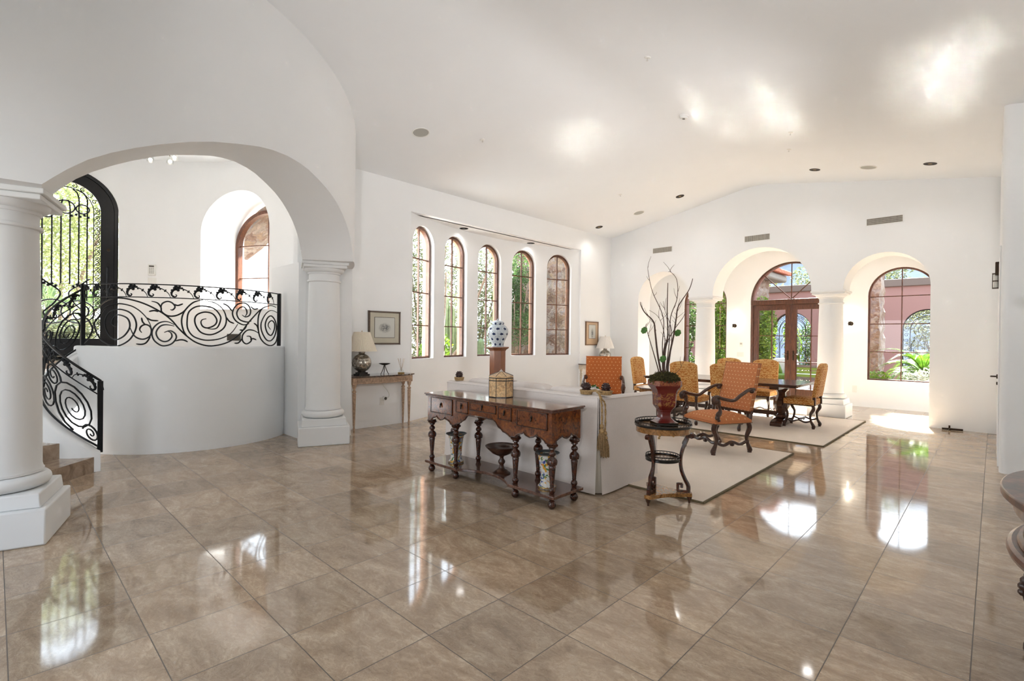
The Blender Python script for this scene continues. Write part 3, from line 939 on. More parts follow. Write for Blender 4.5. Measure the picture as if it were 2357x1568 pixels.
# arched iron entrance door of the foyer
def entrance():
    a = rad(172.4)
    t = thing('door_2', None, None, (CX + 2.74 * cos(a), CY + 2.74 * sin(a), 0), a - PI / 2)
    t['kind'] = 'structure'
    hw, z0, zs = 0.655, 1.055, 3.34
    def ring(h0, h1, y0, y1, zb0, zb1, ry0, ry1):
        return MB().ring_y(arch(-h0, h0, zb0, zs, 32, ry0), arch(-h1, h1, zb1, zs, 32, ry1), y0, y1)
    ring(hw, hw - .05, -.06, .10, z0, z0, .64, .59).build('door_frame', 'door_iron', t)
    m = ring(hw - .05, hw - .225, -.03, .05, z0 + .01, z0 + .26, .59, .43)
    m.box(-hw + .05, hw - .05, -.03, .05, z0 + .01, z0 + .26)
    leafp = m.build('door_leaf', 'door_iron', t, bevel=.006)
    gh = hw - .225
    g = arch(-gh, gh, z0 + .26, zs, 28, .43)
    MB().add([(px, 0.03, pz) for px, pz in g], [tuple(range(len(g)))]).build('door_pane', 'glass', t, smooth=0, recalc=False)
    zb = z0 + .26
    # inner bar following the arch, and the scroll border between it and the leaf
    gi = gh - .085
    ib = arch(-gi, gi, zb + .09, zs, 24, .345)
    MB().tube([(x, .0, z) for x, z in ib] + [(-gi, 0, zb + .09)], .009, 4).build('inner_bar', 'iron', t)
    sc = MB()
    def scroll(cx, cz, r, a0, turns, sg):
        pts, rs = [], []
        n = 14
        for i in range(n + 1):
            q = i / n
            an = a0 + sg * turns * 2 * PI * q
            rr = r * (1 - .8 * q)
            pts.append((cx + rr * cos(an), 0, cz + rr * sin(an)))
            rs.append(.0085 * (1 - .4 * q))
        sc.tube(pts, rs, 4)
    xm = (gh + gi) / 2
    z = zb + .05
    k = 0
    while z < zs:
        for sx in (-1, 1):
            scroll(sx * xm, z, .038, rad(-90 if k % 2 else 90), 1.2, sx * (1 if k % 2 else -1))
            sc.tube([(sx * gi, 0, z - .05), (sx * xm, 0, z), (sx * gh, 0, z + .05)], .006, 4)
        z += .082
        k += 1
    for j in range(11):
        an = PI * (j + .5) / 11
        scroll(xm * cos(an), zs + .387 * sin(an), .036, an, 1.2, 1 if j % 2 else -1)
    for j in range(8):
        scroll(-gi + .05 + j * (2 * gi - .1) / 7, zb + .045, .036, 0, 1.2, 1 if j % 2 else -1)
    sc.build('scroll_border', 'iron', t, merge=False)
    for j, x in enumerate((-.26, -.15, -.045, .06, .165, .265)):
        ztop = zs + (.18 if abs(x) > .1 else .0)
        zlo = zb + (.85 if abs(x) < .2 else .60)
        MB().tube([(x, 0, zlo), (x, 0, ztop), (x * .86, 0, ztop + .09), (x * .55, 0, ztop + .14)], .011, 6).build('upright_bar', 'iron', t)
        for q in (.35, .68) if j % 2 else (.5, .83):
            zz = zlo + (ztop - zlo) * q
            MB().lathe([(.003, -.03), (.014, -.022), (.008, -.008), (.018, 0), (.008, .008), (.014, .022), (.003, .03)], 8, (x, 0, zz)).build('collar', 'iron', t)
    def hoop(cx, cz, r):
        MB().tube([(cx + r * cos(q), 0, cz + r * .88 * sin(q)) for q in frange(0, 2 * PI, 24)[:-1]], .012, 5, closed=True).build('hoop', 'iron', t)
    hoop(0.0, zs + .03, .115); hoop(-.21, zs - .10, .07); hoop(.21, zs + .02, .08)
    hoop(-.14, zb + .42, .21); hoop(.16, zb + .42, .20)
    big = MB()
    for sx in (-1, 1):
        pts = [(sx * .3, 0, zb + .95), (sx * .2, 0, zb + .86), (sx * .05, 0, zb + .72), (sx * .12, 0, zb + .55), (sx * .24, 0, zb + .4), (sx * .16, 0, zb + .3), (sx * .1, 0, zb + .4), (sx * .16, 0, zb + .47)]
        big.tube(smooth_path(pts, 6), .012, 5)
        for q in range(5):
            big.ball((sx * (.1 + .045 * q), 0, zb + .82 + .03 * (q % 2)), .022, 6)
            big.ball((sx * (.08 + .05 * q), 0, zs - .10 + .025 * (q % 2)), .020, 6)
    big.build('leaf_scrolls', 'iron', t, merge=False)
    MB().tube([(.52, -.05, 1.95), (.52, -.11, 1.97), (.52, -.11, 2.45), (.52, -.05, 2.47)], .014, 8).build('pull_handle', 'iron', leafp)
    MB().lathe([(.0, 0), (.022, .0), (.022, .012), (0, .014)], 12, (0, 0, 0)).build('lock_cap', 'bronze', leafp).matrix_local = Matrix.Translation((.53, -.03, 2.75)) @ Matrix.Rotation(PI / 2, 4, 'X')
entrance()
# ================================================================== IRON RAILINGS
def interp(t, x):
    if x <= t[0][0]: (a, p), (b, q) = t[0], t[1]
    elif x >= t[-1][0]: (a, p), (b, q) = t[-2], t[-1]
    else:
        for (a, p), (b, q) in zip(t[:-1], t[1:]):
            if a <= x <= b: break
    return p + (q - p) * (x - a) / (b - a)
# the drawing of the scroll panel: table from drawing units to degrees along the landing wall and height
AT = [(-160, -79), (0, -63), (240, -51.5), (510, -39), (780, -27.8), (1050, -17), (1320, -6), (1560, 4.7), (1790, 16.3), (1960, 26.7), (2090, 37), (2160, 45.0)]
YS = [(-160, 325), (200, 330), (900, 338), (1320, 352), (1730, 378), (2150, 425)]
RR = SR - 0.068
def panel(x, y):
    ys = interp(YS, x)
    z = 1.827 - (y - ys) / (905.0 - ys) * 0.577
    a = interp(AT, x)
    return (*stem(RR, a), z)
CURVES = [
 [(660,700),(640,640),(590,560),(500,480),(400,430),(250,410),(100,450),(0,560),(-40,650),(0,800),(100,870),(200,905),(300,890),(400,830),(460,740),(480,650),(450,560),(380,500),(260,475),(150,510),(90,600),(100,700),(160,790),(230,830),(330,790),(395,710),(405,640),(370,575),(270,540),(215,560),(180,620),(190,660),(240,680)],
 [(-80,560),(0,440),(120,370),(250,345),(400,360),(600,420),(780,510),(900,600),(980,690),(1090,790),(1200,860),(1340,895),(1480,880),(1600,835),(1720,740),(1830,600),(1950,480),(2060,435),(2130,455)],
 [(1270,357),(1150,390),(1050,490),(1015,600),(1040,720),(1090,790)],
 [(1290,360),(1420,400),(1510,480),(1545,590),(1520,680),(1440,740),(1350,765),(1250,740),(1190,670),(1170,590),(1200,530),(1290,500),(1380,520),(1430,590),(1410,650),(1330,685),(1270,670),(1245,625),(1260,590),(1310,578)],
 [(1680,640),(1600,750),(1480,810),(1350,830),(1250,820),(1150,780),(1090,700),(1080,600),(1100,500),(1180,440),(1290,430),(1400,460),(1470,540),(1475,600),(1440,680),(1380,700),(1300,685)],
 [(930,650),(850,615),(760,625),(690,680),(665,750),(690,830),(760,885),(820,895),(900,870),(950,810),(945,760),(900,725),(860,722),(810,740)],
 [(930,665),(830,650),(760,670),(715,740),(740,810),(800,845),(860,835),(900,790),(890,745),(850,725)],
 [(940,840),(1000,825),(1050,830),(1090,850)],
 [(410,690),(450,770),(500,810),(570,820),(640,785),(660,720),(640,670),(590,650),(540,670),(520,710),(545,745)],
 [(540,570),(555,620),(590,655)], [(480,875),(540,880),(600,860),(650,790)], [(600,570),(660,600),(740,605)],
 [(660,380),(730,400),(770,450),(780,500),(850,545),(940,545),(1020,510),(1060,470)],
 [(770,470),(780,410),(840,380),(900,395),(935,440),(910,475),(880,475)], [(920,410),(970,425),(1030,405)], [(630,500),(690,488),(740,500)],
 [(1500,400),(1560,430),(1610,490)],
 [(1730,535),(1770,560),(1820,540),(1830,480),(1800,420),(1740,395),(1660,420),(1615,510),(1650,600),(1740,650),(1815,640)],
 [(1765,555),(1790,520),(1780,470),(1740,440),(1690,460),(1665,520),(1700,590),(1790,620),(1840,608)],
 [(1830,440),(1870,470),(1920,465)], [(1545,560),(1580,610),(1635,635)],
 [(2060,437),(1980,460),(1930,540),(1920,650),(1940,780),(2000,870),(2080,900),(2130,860),(2145,790)],
 [(2150,520),(2080,490),(2010,530),(1960,640),(1970,740),(2020,830),(2080,840),(2120,780),(2135,690),(2120,610),(2080,555),(2030,580),(2005,660),(2030,750),(2080,780),(2110,720),(2115,650),(2090,610),(2050,630),(2040,670),(2070,712)],
 [(1870,635),(1910,670),(1930,740)], [(1940,760),(1870,720),(1800,715),(1740,770),(1740,840),(1790,875),(1840,840),(1830,790),(1790,785)],
 [(1830,825),(1860,815),(1900,830)], [(1700,710),(1750,710),(1790,660)], [(1640,865),(1690,860),(1740,800)],
 [(-150,880),(-90,800),(-60,700),(-100,600),(-150,560)], [(-150,420),(-100,470),(-110,540),(-150,560)],
]
rl = thing('landing_railing', 'black wrought iron railing of big scrolls along the curved landing wall', 'railing')
angs = frange(-80.5, 46, 56)
MB().tube([(*stem(RR, a), 1.98) for a in angs], .0125, 4, sq=(1, .7)).build('top_rail', 'iron', rl)
MB().tube([(*stem(RR, a), 1.827) for a in angs], .008, 4).build('sub_rail', 'iron', rl)
for a in (-80.5, 46):
    x, y = stem(RR, a)
    MB(Matrix.Translation((x, y, 0)) @ Matrix.Rotation(rad(a), 4, 'Z')).box(-.02, .02, -.02, .02, 1.25, 1.99).build('post', 'iron', rl)
b = MB()
for cv in CURVES:
    P_ = smooth_path([(x, y, 0) for x, y in cv], 5)
    n = len(P_)
    rs = [.0092 * (0.45 + 0.55 * min(1, 6 * i / n, 6 * (n - 1 - i) / n + .1)) for i in range(n)]
    b.tube([panel(p.x, p.y) for p in P_], rs, 5)
b.build('scroll_panel', 'iron', rl, merge=False)

def leaf_spray(place, sg=1):
    """acanthus spray; place(u, v) -> point, u metres along the rail, v metres up from the sub rail"""
    m = MB()
    st = [(.225, 0.0), (.205, .045), (.165, .085), (.115, .11), (.07, .115)]
    m.tube([place(p.x * sg, p.y) for p in smooth_path([(u, v, 0) for u, v in st], 4)], [.0035 + .004 * i / 16 for i in range(17)], 5)
    hook = [(.06, .105), (.02, .10), (-.005, .07), (-.008, .035), (.01, .012), (.035, .012), (.045, .03), (.032, .04)]
    hp = smooth_path([(u, v, 0) for u, v in hook], 4)
    m.tube([place(p.x * sg, p.y) for p in hp], [.016 * (1 - .75 * i / len(hp)) for i in range(len(hp))], 6)
    for u, v, r in ((.055, .125, .020), (.03, .14, .014), (.02, .118, .017), (.075, .135, .016), (.06, .095, .018), (-.005, .09, .014), (-.012, .06, .012), (.10, .12, .013), (.115, .098, .010), (.165, .075, .010), (.175, .09, .008), (.045, .15, .009), (.01, .015, .012)):
        m.ball(place(u * sg, v), r, 6)
    return m
k = 0
for a in [-74, -63] + [-51.5 + 11.05 * i for i in range(9)]:
    if a > 40: a = 39
    leaf_spray(lambda u, v, a=a: (*stem(RR, a - 4.5 + u / 0.02103 * (0.95 if a < 30 else .6)), 1.832 + v * .95)).build('leaf_ornament', 'iron', rl, merge=False)

# railing that winds down the stairs
sr = thing('stair_railing', 'black wrought iron railing winding down the curved stairs to the floor', 'railing')
def cz(t): return curb_z(t)
def railp(t, v):      # v = height above curb
    x, y = curb_pt(t)
    return (x, y, curb_z(t) + v)
ts = frange(0.0, 1.0, 40)
LTOT = sum((Vector(curb_pt(a)) - Vector(curb_pt(c))).length for a, c in zip(ts[:-1], ts[1:]))
MB().tube([(railp(0, 0)[0] + .045, railp(0, 0)[1] + .02, railp(0, .62)[2])] + [railp(t, .715) for t in ts], [.007] + [.013] * 41, 4, sq=(1, .8)).build('top_rail', 'iron', sr)
MB().tube([railp(t, .56) for t in ts], .008, 4).build('sub_rail', 'iron', sr)
MB().tube([railp(t, .03) for t in ts], .012, 4).build('bottom_rail', 'iron', sr)
x, y = curb_pt(0)
MB().box(x - .022, x + .022, y - .022, y + .022, .18, .91).build('post', 'iron', sr)
b = MB()
def spiral(cu, cv, r, a0, turns, sg, th=.0095):
    n = int(16 * turns)
    pts = []
    for i in range(n + 1):
        q = i / n
        an = a0 + sg * 2 * PI * turns * q
        rr = r * (1 - .86 * q)
        u = cu + rr * cos(an)
        t = min(1.0, max(0.0, u / LTOT))
        pts.append(railp(t, cv + rr * sin(an)))
    b.tube(pts, [th * (1 - .35 * i / n) for i in range(n + 1)], 5)
for cu, cv, r, a0, tn, sg in ((.27, .285, .235, -PI / 2, 3.1, 1), (.09, .12, .085, 0, 1.9, 1), (.52, .44, .11, PI, 2.0, -1), (.62, .20, .15, 0, 2.4, 1), (.90, .30, .235, PI, 3.0, 1), (1.16, .44, .10, 0, 1.9, -1), (1.24, .17, .12, PI, 2.2, -1), (1.50, .29, .22, 0, 2.9, 1), (1.72, .46, .08, PI, 1.6, 1)):
    spiral(cu, cv, r, a0, tn, sg)
b.build('scroll_panel', 'iron', sr, merge=False)
for i in range(7):
    u0 = .06 + .245 * i
    leaf_spray(lambda u, v, u0=u0: railp(min(1, max(0, (u0 + u) / LTOT)), .565 + v * .9)).build('leaf_ornament', 'iron', sr, merge=False)
# ================================================================== FURNITURE
# ---- sofa-back console of walnut burl with eight turned legs
def burl_console():
    t = thing('console_table', 'long walnut burl console with five drawers and turned legs behind the cream sofa', 'console table', (-3.39, 3.325, 0))
    X0, X1, Y0, Y1 = -.828, .828, -.195, .195
    m = MB().box(-.857, .857, -.225, .225, .805, .82).box(-.848, .848, -.216, .216, .79, .805)
    m.build('tabletop', 'burl_top', t, bevel=.005)
    def scallop(a, c, z0, up, n=24):
        o = []
        for i in range(n + 1):
            q = i / n
            s_ = abs(sin(q * PI))
            z = z0 + up * (s_ ** .5) - .028 * max(0, 1 - abs(q - .5) / .20) ** .6 + .012 * max(0, 1 - abs(q - .30) / .05) + .012 * max(0, 1 - abs(q - .70) / .05)
            o.append((a + (c - a) * q, z))
        return o
    def centre(a, c):
        L = [(0, .535), (.03, .55), (.07, .562), (.115, .568), (.14, .585), (.19, .60), (.235, .64), (.28, .656), (.5, .662), (.72, .656), (.765, .64), (.81, .60), (.86, .585), (.885, .568), (.93, .562), (.97, .55), (1, .535)]
        return [(a + (c - a) * q, z) for q, z in L]
    path = [(X0, .535)] + scallop(-.775, -.455, .54, .05) + centre(-.40, .36) + scallop(.42, .765, .54, .05) + [(X1, .535)]
    m = MB()
    for y0, y1 in ((Y0, Y0 + .018), (Y1 - .018, Y1)):
        m.prism_y(path + [(X1, .79), (X0, .79)], y0, y1)
    sp_ = [(Y0 + .018, .535)] + scallop(-.15, .15, .54, .05) + [(Y1 - .018, .535)]
    for x0, x1 in ((X0 + .0005, X0 + .018), (X1 - .018, X1 - .0005)):
        m.prism_x(sp_ + [(Y1 - .018, .79), (Y0 + .018, .79)], x0, x1)
    m.build('case', 'burl', t, smooth=0, merge=False)
    # dark moulding following the apron edge
    MB().tube([(x, Y0 - .003, z) for x, z in path], .006, 5).tube([(X1 + .003, y, z) for y, z in sp_], .006, 5).build('apron_moulding', 'dark_wood', t)
    for (a, c, z0, z1) in ((-.775, -.43, .625, .782), (-.375, -.198, .665, .782), (-.172, .183, .708, .782), (.212, .378, .668, .782), (.443, .785, .642, .782)):
        d = MB().box(a + .008, c - .008, Y0 - .006, Y0 + .004, z0 + .008, z1 - .004).build('drawer', 'burl', t, bevel=.003)
        m = MB()
        for (p, q, r_, s_) in ((a, c, z0, z0 + .008), (a, c, z1 - .006, z1), (a, a + .008, z0, z1), (c - .008, c, z0, z1)):
            m.box(p, q, Y0 - .009, Y0, r_, s_)
        m.build('drawer_border', 'dark_wood', d)
        xm, zm = (a + c) / 2, (z0 + z1) / 2 + .008
        m = MB().lathe([(0, 0), (.012, 0), (.012, .003), (0, .004)], 10)
        m.v = [Vector((xm + p.x, Y0 - .008 - p.z, zm + .012 + p.y * 1.3)) for p in m.v]
        m.ball((xm, Y0 - .018, zm + .012), .006, 8)
        m.lathe([(.002, .014), (.004, .006), (.007, -.006), (.008, -.014), (.005, -.022), (0, -.026)], 8, (xm, Y0 - .018, zm))
        m.build('drop_pull', 'bronze', d)
    prof = [(0, 0), (.020, .002), (.033, .02), (.036, .035), (.030, .055), (.018, .07), (.028, .08), (.030, .096), (.030, .12), (.020, .124), (.022, .135), (.028, .145), (.029, .156), (.024, .17), (.015, .178), (.019, .188), (.017, .195), (.021, .24), (.027, .31), (.031, .348), (.026, .355), (.040, .362), (.044, .38), (.043, .396), (.034, .412), (.020, .422), (.017, .43), (.028, .44), (.031, .452), (.026, .466), (.016, .474), (.018, .484), (.030, .492), (.028, .50), (.046, .515), (.048, .525), (.040, .53), (.038, .545), (.0, .545)]
    for x in (-.812, -.425, .388, .80):
        for y in (-.150, .150):
            MB().lathe(prof, 18, (x, y, 0)).build('leg', 'red_wood', t, smooth=50)
    # concave lower shelf
    fr = [(-.862, -.205), (-.40, -.205)] + [(-.36 + .70 * i / 14, -.205 + .135 * sin(PI * i / 14) ** .8) for i in range(15)] + [(.40, -.205), (.862, -.205), (.862, .20), (-.862, .20)]
    MB().prism(fr, .094, .120).build('lower_shelf', 'burl_top', t, bevel=.004)
    return t
burl_console()

def octagonal_box():
    t = thing('burl_box', 'octagonal pale burl box with a pointed lid on the long console', 'box', (-3.474, 3.515 - .06, .82))
    n, r = 8, .125
    MB().lathe([(r, .004), (r, .185)], n, rot=PI / 8).build('body', 'burl_pale', t, smooth=0)
    MB().lathe([(r * 1.02, .19), (r * 1.02, .205), (.004, .252)], n, rot=PI / 8).build('lid', 'burl_pale', t, smooth=0)
    m = MB().lathe([(r + .003, 0), (r + .003, .008)], n, rot=PI / 8).lathe([(r + .003, .158), (r + .003, .166)], n, rot=PI / 8, cap=False).lathe([(r * 1.03, .184), (r * 1.03, .192)], n, rot=PI / 8, cap=False)
    for i in range(n):
        a = 2 * PI * i / n + PI / 8
        m.tube([(r * cos(a), r * sin(a), 0), (r * cos(a), r * sin(a), .19)], .003, 4)
        m.tube([(r * 1.02 * cos(a), r * 1.02 * sin(a), .206), (0, 0, .253)], .0025, 4)
    m.build('dark_banding', 'black_base', t, merge=False)
    MB().lathe([(.018, .248), (.012, .255), (.004, .258), (.006, .264), (0, .272)], 10).build('finial', 'chrome', t)
octagonal_box()

def flared_vase(x, y, h, label, rz):
    t = thing('ceramic_vase', label, 'vase', (x, y, .12), rz)
    pr = [(.0, .0), (.072, .0), (.078, .008), (.076, .02), (.060, .035), (.055, .06), (.058, .12), (.064, .18), (.072, .24), (.082, h - .02), (.084, h - .016), (.078, h - .02), (.055, .15), (.0, .14)]
    MB().lathe(pr, 32).build('body', 'floral', t, smooth=50)
    MB().lathe([(.080, h - .018), (.100, h - .006), (.108, h), (.104, h + .002), (.085, h - .012), (.05, h - .06), (0, h - .06)], 32, cap=False).build('flared_rim', 'zinc', t, smooth=50)
    MB().lathe([(.079, .006), (.080, .012), (.079, .018)], 32, cap=False).build('foot_band', 'brass', t)
flared_vase(-3.948, 3.288, .295, 'flared floral ceramic vase at the left end of the console shelf', 0)
flared_vase(-2.742, 3.292, .30, 'flared floral ceramic vase at the right end of the console shelf', 2.0)
t = thing('wooden_compote', 'dark wooden footed bowl in the middle of the console shelf', 'bowl', (-3.335, 3.335, .12))
MB().lathe([(0, 0), (.085, 0), (.086, .010), (.06, .022), (.055, .03), (.03, .045), (.024, .06), (.020, .08), (.033, .10), (.034, .115), (.020, .135), (.018, .15), (.03, .165), (.03, .17)], 28).build('stem', 'dark_wood', t, smooth=50)
MB().lathe([(.0, .165), (.05, .17), (.09, .19), (.118, .215), (.150, .245), (.158, .258), (.150, .26), (.110, .232), (.05, .205), (0, .20)], 32).build('dish', 'dark_wood', t, smooth=50)

# ---- sofa
def sofa():
    t = thing('sofa', 'large cream linen skirted sofa with its back to the console', 'sofa', (0, 0, 0))
    x0, x1, y0, y1 = -4.66, -2.52, 3.735, 4.76
    H_ = .885
    def panel_x(xa, xb, y, z1, flare=.03, sgn=-1):
        def F(u, v):
            z = .012 + (z1 - .012) * v
            wav = .006 * sin(u * 9) * (1 - v) ** 2 + .004 * sin(u * 23 + 1) * (1 - v) ** 3
            return (xa + (xb - xa) * u, y + sgn * (flare * (1 - v) ** 1.5 + wav), z)
        return F
    m = MB()
    m.grid(panel_x(x0, x1 - .012, y0, H_ - .02), 40, 14)
    m.grid(lambda u, v: (x0 + (x1 - x0) * u, y0 + .11 * v, H_ - .02 + .02 * sin(v * PI) ** .5), 30, 6)
    m.grid(lambda u, v: (x0 + (x1 - x0) * u, y0 + .115 + .05 * v, H_ - .02 - .40 * v), 10, 4)
    m.build('back', 'linen', t, smooth=50)
    for sx, nm in ((x1, 1), (x0, -1)):
        m = MB()
        def F(u, v, sx=sx, nm=nm):
            z = .012 + (H_ - .03 - .012) * v
            y = y0 + .012 + (y1 - y0) * u
            z2 = z - (.02 * u if v > .5 else 0)
            return (sx + nm * (.035 * (1 - v) ** 1.5 + .006 * sin(u * 11) * (1 - v) ** 2), y, z2)
        m.grid(F, 24, 14)
        m.grid(lambda u, v, sx=sx, nm=nm: (sx - nm * .13 * v, y0 + .012 + (y1 - y0) * u, H_ - .03 - .02 * u + .02 * sin(v * PI) ** .5), 20, 6)
        m.grid(lambda u, v, sx=sx, nm=nm: (sx - nm * .13, y0 + .012 + (y1 - y0) * u, H_ - .05 - .02 * u - .85 * v * .5), 4, 4)
        m.grid(lambda u, v, sx=sx, nm=nm: (sx + nm * .03 * (1 - v) - nm * .16 * u, y1 + .012, .012 + (H_ - .06) * v), 4, 4)
        m.build('arm', 'linen', t, smooth=50)
    MB().box(x0 + .1, x1 - .1, y0 + .1, y1 - .02, .10, .32).build('base', 'linen', t)
    # inverted pleat at the corner
    MB().add([(x1 - .014, y0 + .006, .50), (x1 - .005, y0 + .012, .50), (x1 - .022, y0 + .03, .012), (x1 - .075, y0 - .012, .012), (x1 + .012, y0 + .065, .012)], [(0, 3, 2), (0, 2, 1), (1, 2, 4)]).build('corner_pleat', 'lining', t, smooth=0)
    w = (x1 - x0 - .26) / 3
    for i in range(3):
        xc = x0 + .13 + w * (i + .5)
        MB().pillow((xc, (y0 + .38 + y1) / 2, .40), (w - .006, y1 - y0 - .38, .17), 8, .25, .5).build('seat_cushion', 'linen', t, smooth=60)
        c = MB().pillow((0, 0, 0), (w - .006, .19, .46), 8, .28, .42)
        c.v = [Vector((xc + p.x, y0 + .275 + p.y + .14 * p.z * -0.5, .69 + p.z)) for p in c.v]
        cu = c.build('back_cushion', 'linen', t, smooth=60)
    m = MB()
    for (p, q) in (((x0, y0 - .002, H_ - .02), (x1 - .012, y0 - .002, H_ - .02)), ((x1 + .002, y0 + .01, H_ - .03), (x1 + .002, y1, H_ - .05)), ((x1 - .006, y0 + .004, H_ - .02), (x1 - .006, y0 + .002, .5)), ((x0, y0 + .11, H_ - .015), (x1, y0 + .11, H_ - .015))):
        m.tube([p, q], .0045, 5)
    m.build('piping', 'linen', t)
    return t
sofa()

def carved_ball(m, c, r):
    m.ball(c, r, 14, 1.15)
    for k in range(1, 6):
        zc = -r * 1.1 * cos(PI * k / 6)
        rr = r * sin(PI * k / 6)
        for i in range(max(4, int(9 * rr / r))):
            a = 2 * PI * (i + .5 * (k % 2)) / max(4, int(9 * rr / r))
            m.ball((c[0] + rr * cos(a), c[1] + rr * sin(a), c[2] + zc), r * .24, 6)
    return m
def tieback(x, y, z, nball, label, tassels):
    t = thing('rope_tieback', label, 'rope tieback', (x, y, z))
    pos = [(0, 0)] if nball == 1 else [(-.105, .02), (.06, -.0)]
    if nball == 2: pos = [(-.155, .015), (.0, .10)]
    for px, py in pos:
        carved_ball(MB(), (px, py, .068), .037).build('carved_finial', 'finial', t, smooth=50, merge=False)
    m = MB()
    for px, py in pos:
        for lay in range(3):
            m.tube([(px + (.05 + .004 * lay) * cos(a), py + (.04 + .003 * lay) * sin(a), .010 + .013 * lay) for a in frange(0, 2 * PI, 18)[:-1]], .0085, 6, closed=True)
    if nball == 2:
        m.tube(smooth_path([(-.19, -.02, .02), (-.10, -.01, .035), (-.03, .03, .04), (.03, .08, .03)], 5), .0085, 6)
        m.tube(smooth_path([(-.14, .06, .03), (-.07, .04, .045), (-.01, -.01, .035), (.03, -.035, .012)], 5), .0085, 6)
    m.build('rope_coil', 'rope', t, merge=False)
    if tassels:
        for dx, dy, L in ((.052, -.040, .235), (.060, .000, .30)):
            cord = MB()
            A = smooth_path([(-.02, .0 + dy * .3, .035), (.02, -.03 + dy * .2, .02), (.05, -.038 + dy * .5, -.02), (dx, dy, -.08), (dx + .002, dy, -L)], 8)
            for ph in (0, PI):
                pts = []
                for i, p in enumerate(A):
                    a = ph + i * 1.1
                    pts.append(p + Vector((.0042 * cos(a), .0042 * sin(a), .002 * sin(a))))
                cord.tube(pts, .0052, 5)
            cord.build('twisted_cord', 'rope', t, merge=False)
            k = MB().lathe([(.004, .0), (.016, -.012), (.020, -.03), (.012, -.045), (.022, -.055), (.026, -.07), (.018, -.085), (.026, -.09)], 14, (dx + .002, dy, -L)).build('tassel_head', 'rope', t)
            f = MB()
            for i in range(34):
                a = 2 * PI * i / 34
                r0, r1 = .022, .030 + .004 * (i % 3)
                f.tube([(dx + .002 + r0 * cos(a), dy + r0 * sin(a), -L - .088), (dx + .002 + (r0 + r1) / 2 * cos(a) * 1.12, dy + (r0 + r1) / 2 * sin(a) * 1.12, -L - .14), (dx + .002 + r1 * cos(a), dy + r1 * sin(a), -L - .225 - .005 * (i % 4))], .0038, 4)
            f.build('tassel_fringe', 'tassel', t, merge=False)
    return t
tieback(-2.535, 3.765, .885, 2, 'twisted gold rope tieback with two carved balls and tassels on the near sofa corner', True)
tieback(-4.52, 3.80, .888, 1, 'gold rope loop with a single carved ball on the left end of the sofa back', False)

# ---- rugs
def rug(name_label, x0, x1, y0, y1):
    t = thing('area_rug', name_label, 'rug', ((x0 + x1) / 2, (y0 + y1) / 2, 0))
    hx, hy = (x1 - x0) / 2, (y1 - y0) / 2
    MB().box(-hx + .012, hx - .012, -hy + .012, hy - .012, 0.001, .014).build('pile', 'rug', t)
    m = MB()
    for p, q in (((-hx, -hy), (hx, -hy)), ((hx, -hy), (hx, hy)), ((hx, hy), (-hx, hy)), ((-hx, hy), (-hx, -hy))):
        m.tube([(*p, .008), (*q, .008)], .0095, 6)
    m.build('bound_edge', 'rug_edge', t)
rug('plain beige rug under the armchair and sofa, nearest rug', -5.1, -1.766, 4.20, 6.85)
rug('plain beige rug under the long dining table, farther rug', -5.3, -1.605, 7.61, 10.60)

